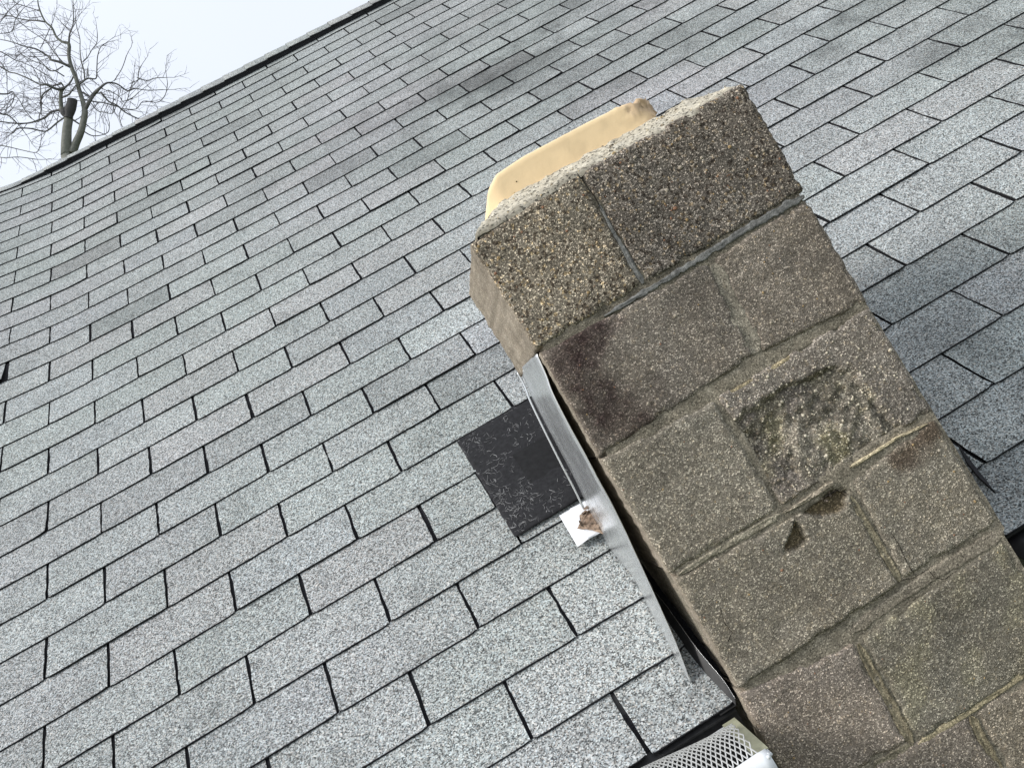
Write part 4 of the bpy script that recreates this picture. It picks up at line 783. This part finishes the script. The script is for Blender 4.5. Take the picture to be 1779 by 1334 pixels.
# ------------------------------------------------------------------ gutter
G = D['gut']; gx = G['cap_in'][0]
gt = thing('gutter', 'white gutter along the eave ending against the left side of the chimney', 'gutter', (gx - 1.0, YE - .07, ZE - .1))
zt = -2.047; yi, yo = -2.166, -2.318
prof = [(yi, zt + .006), (yi, zt - .105), (yi - .085, zt - .105), (yi - .105, zt - .07), (yi - .135, zt - .045), (yo - .004, zt - .02), (yo - .004, zt - .002), (yo + .010, zt - .001), (yo + .010, zt - .010)]
gm = MB(); gxs = [U0 * .1524 + .02, -1.0, -.2, .5, .9, 1.1, gx - .002]
gm.grid([[(x, y, z) for x in gxs] for y, z in prof], 0, False); o = gm.build('trough', [M_GUT], gt)
md = o.modifiers.new('t', 'SOLIDIFY'); md.thickness = .0012
gi = MB(); gi.grid([[(x, y, zt - .088 + .008 * noise.noise(Vector((x * 20, y * 40, 0)))) for x in [gxs[0] + (gx - .004 - gxs[0]) * k / 60 for k in range(61)]] for y in (yi - .002, yi - .04, yi - .08, yi - .098)], 0, True)
tag(gi.build('silt', M_LITTER, gt), 'dark wet silt lying in the trough')
gb = MB(); gb.box((gxs[0], yi - .003, zt - .10), (gx - .006, yi - .0015, zt + .004)); gb.build('back_panel', M_DARKM, gt)
gc = MB(); ec = [(y, z) for y, z in prof[:7]]
for xx, rev in ((gx, False), (gx + .0015, True)):
    i = [gc.vert((xx, y, z)) for y, z in ec]; gc.face(i if not rev else i[::-1])
gc.hexa([(gx - .019, yi, zt + .0075), (gx + .004, yi, zt + .0075), (gx + .004, yo, zt + .0045), (gx - .019, yo, zt + .0045), (gx - .019, yi, zt + .0095), (gx + .004, yi, zt + .0095), (gx + .004, yo, zt + .0065), (gx - .019, yo, zt + .0065)])
gc.build('end_cap', M_OLIVE, gt)
gw = MB(); 
# white front lip with a torn clip at the corner
rows = []
for k in range(60):
    x = gx - .003 - k * .012; bump_ = .003 * math.exp(-((k - 2) / 2.2) ** 2)
    r_ = [(x, yo - .012 + bump_, zt + .004), (x, yo - .013 + bump_, zt + .011 + .002 * noise.noise(Vector((k * .7, 0, 0)))), (x, yo - .017, zt + .013 + bump_ * .4), (x, yo - .027, zt + .010), (x, yo - .030, zt - .004), (x, yo - .028, zt - .03)]
    rows.append(r_)
gw.grid(rows, 0, True)
for k in range(9): gw.pebble((gx - .002 - .002 * (k % 3), yo - .012 - .002 * k, zt + .007 + .0015 * (k % 2)), .0028, (.9, .9, .9, 1))
o = gw.build('front_lip', M_GUT, gt); md = o.modifiers.new('t', 'SOLIDIFY'); md.thickness = .0012
# expanded metal guard, real diamond openings
gg = MB(); pitchx, nrow = .0080, 16
xend = gx - .014; ncol = 160
def gpt(cx, ry):
    x = xend - cx * pitchx; t = ry / nrow
    ytop = lerp(-2.196, yi + .014, sstep(0, .19, xend - x)); ztp = lerp(zt + .006, zt + .014, sstep(0, .19, xend - x))
    y = lerp(ytop, yo - .004, t); z = lerp(ztp, zt + .010, t) + .026 * math.sin(t * math.pi) ** .8
    return Vector((x + .0004 * noise.noise(Vector((cx, ry, 0))), y, z))
def strand(a, b, c0=(1, 1, 1, 1)):
    a, b = Vector(a), Vector(b); t = (b - a).normalized(); sd = t.cross(Vector((0, 0, 1))).normalized() * .0007; up = Vector((0, .0004, .0007))
    i = [gg.vert(p) for p in (a - sd - up, a + sd - up, a + sd + up, a - sd + up, b - sd - up, b + sd - up, b + sd + up, b - sd + up)]
    for q in ((0,1,5,4),(1,2,6,5),(2,3,7,6),(3,0,4,7)): gg.face([i[k] for k in q])
for c_ in range(ncol):
    for r_ in range(nrow):
        o_ = .5 * (r_ % 2)
        # diamond strands: node (c+o, r) to the two nodes of the next row, with a short bond at each node
        n0 = gpt(c_ + o_, r_); nb = gpt(c_ + o_ + .12, r_)
        na = gpt(c_ + .5 - o_, r_ + 1) if o_ == 0 else gpt(c_ + 1.0, r_ + 1); nl = gpt(c_ - .5, r_ + 1) if o_ == 0 else gpt(c_, r_ + 1)
        strand(n0, lerp3(n0, na, .5) + Vector((.0005, 0, .0)), ); strand(lerp3(n0, na, .5) + Vector((.0005, 0, 0)), na)
        if c_ > 0 or o_ > 0: strand(n0, nl)
gg.build('mesh_guard', M_MESH, gt)
# right of the chimney: black sheet painting in the shade below the eave, lifted shingle corner
ap = thing('eave_shade', 'black sheet added for the shade under the eave on the right side of the chimney', 'shade_sheet', (1.9, YE - .03, ZE))
am = MB(); rows = []
for j in range(8):
    t = j / 7; rows.append([(1.742 + k * .06, YE - .002 - t * .17 + .004 * noise.noise(Vector((k, t * 3, 0))), ZE - .014 - .05 * t - .10 * t * t) for k in range(56)])
am.grid(rows, 0, True); o = am.build('shade_sheet', mat_simple('shade_black', (.012, .012, .013), .5, 0, .3, 40, .3), ap); md = o.modifiers.new('t', 'SOLIDIFY'); md.thickness = .002
R_ = D['right']
tw = MB(); a, b_, c_, d_ = [Vector(R_[k]) for k in 'abcd']
i = [tw.vert(p) for p in (a + NV * .012, Vector(R_['b']) + NV * .012, c_ + NV * .013, a.lerp(c_, .5) + NV * .012 + Vector((-.004, 0, 0)))]
tw.face(i[::-1]); i2 = [tw.vert(Vector(tw.v[k]) - NV * .006) for k in i]; tw.face(i2)
for k in range(4): tw.face((i[k], i[(k+1) % 4], i2[(k+1) % 4], i2[k]))
tag(tw.build('torn_felt_strip', M_FELT), 'thin black torn felt sliver poking out along the right edge of the chimney', 'felt')
# ------------------------------------------------------------------ trees
def tree(name, label, trunks, branches, seed, stubs=(), foot=None):
    R = random.Random(seed); t = thing(name, label, 'tree', foot)
    allb = []
    def bend(P):  # give depth
        out = []; dy = 0
        for k, (x, y, z, r) in enumerate(P):
            dy += R.uniform(-.12, .12) if k else 0; out.append((Vector((x, y + dy, z)), r))
        return out
    def smooth(P, sub=4):
        out = []
        for i in range(len(P) - 1):
            p0, p1, p2, p3 = P[max(i-1,0)], P[i], P[i+1], P[min(i+2,len(P)-1)]
            for k in range(sub):
                q = k / sub; v = .5*((2*p1[0]) + (p2[0]-p0[0])*q + (2*p0[0]-5*p1[0]+4*p2[0]-p3[0])*q*q + (3*p1[0]-p0[0]-3*p2[0]+p3[0])*q**3)
                out.append((v, lerp(p1[1], p2[1], q)))
        out.append(P[-1]); return out
    tm = MB()
    for P in trunks:
        Q = smooth([(Vector(p[:3]), p[3]) for p in P]); allb.append((Q, 1)); tm.tube([a for a, _ in Q], [r for _, r in Q], 10)
    x, y, z, r = trunks[0][0]
    lowp = [(Vector(foot), r * 2.6), (Vector(foot).lerp(Vector((x, y, z)), .05) , r * 1.9), (Vector((lerp(foot[0], x, .55), foot[1], lerp(foot[2], z, .5))), r * 1.5), (Vector((x, y, z)), r)]
    Q = smooth(lowp, 6); tm.tube([a for a, _ in Q], [q for _, q in Q], 12); tm.build('trunk', M_BK, t)
    for P in stubs:
        sm = MB(); Q = smooth([(Vector(p[:3]), p[3] * 1.0) for p in P], 5); sm.tube([a + Vector((0, -.03, 0)) for a, _ in Q], [q * (1 + .30 * noise.noise(a * 7)) for a, q in Q], 12, 0, (.42, .40, .46, 1))
        sm.build('broken_stub', M_BK, t)
    tw_ = MB()
    def twig(p, d, L_, r, depth):
        P = [p]; rr = [r]; n_ = max(3, int(L_ / .09)); dd = d.normalized()
        for k in range(n_):
            dd = (dd + Vector((R.gauss(0, .11), R.gauss(0, .11), R.gauss(0, .11) + .03))).normalized(); P.append(P[-1] + dd * L_ / n_); rr.append(r * (1 - .7 * (k + 1) / n_))
            if depth < 2 and R.random() < (.85 if depth == 0 else .5) and k > 0:
                side = dd.cross(Vector((R.gauss(0,1), R.gauss(0,1), R.gauss(0,1)))).normalized()
                twig(P[-1], dd * .75 + side * R.uniform(.5, .9), L_ * R.uniform(.25, .5), r * .62, depth + 1)
        tw_.tube(P, rr, 3, 0, (.80, .72, .88, 1), False)
    for P in branches:
        Q = smooth(bend(P)); allb.append((Q, 0)); bm_ = MB(); bm_.tube([a for a, _ in Q], [max(.0075, r * 1.02) for _, r in Q], 7, 0, (.85, .82, .9, 1)); bm_.build('branch', M_BK, t)
        for k in range(2, len(Q) - 1):
            a, r = Q[k]; dd = (Q[k+1][0] - Q[k-1][0]).normalized()
            if r < .055 and R.random() < .42:
                side = dd.cross(Vector((R.gauss(0,.35), 1, R.gauss(0,.35)))).normalized() * R.choice((-1, 1)); up = Vector((-.25, 0, .55))
                twig(a, dd * .5 + side * .7 + up * .35, R.uniform(.22, .60), min(.009, max(.0055, r * .5)), 0)
        twig(Q[-1][0], Q[-1][0] - Q[-2][0], .5, .007, 0)
    for P in trunks:
        Q = smooth([(Vector(p[:3]), p[3]) for p in P])
        for k in range(len(Q) // 2, len(Q) - 1):
            if R.random() < .5:
                a, r = Q[k]; dd = (Q[k+1][0] - Q[k-1][0]).normalized(); side = dd.cross(Vector((0, 1, 0))).normalized() * R.choice((-1, 1)); twig(a, dd * .3 + side, R.uniform(.3, .8), .008, 0)
    tag(tw_.build('twigs', M_BK, t), kind='stuff')
T1 = D['t1']; tl = T1['trunkL']
tree('bare_tree', 'bare leafless tree with a dark broken trunk stub rising behind the ridge', [tl, T1['trunkR']], D['b1t'], 21, (D['stub'], D['stub2']), (tl[0][0] - 1.6, 13.0, GZ))
t2 = D['t2']['trunk']
tree('bare_tree', 'bare leafless tree at the far left edge, only its branch tips showing', [t2], D['b2t'], 33, (), (t2[0][0] - 1.2, 13.0, GZ))
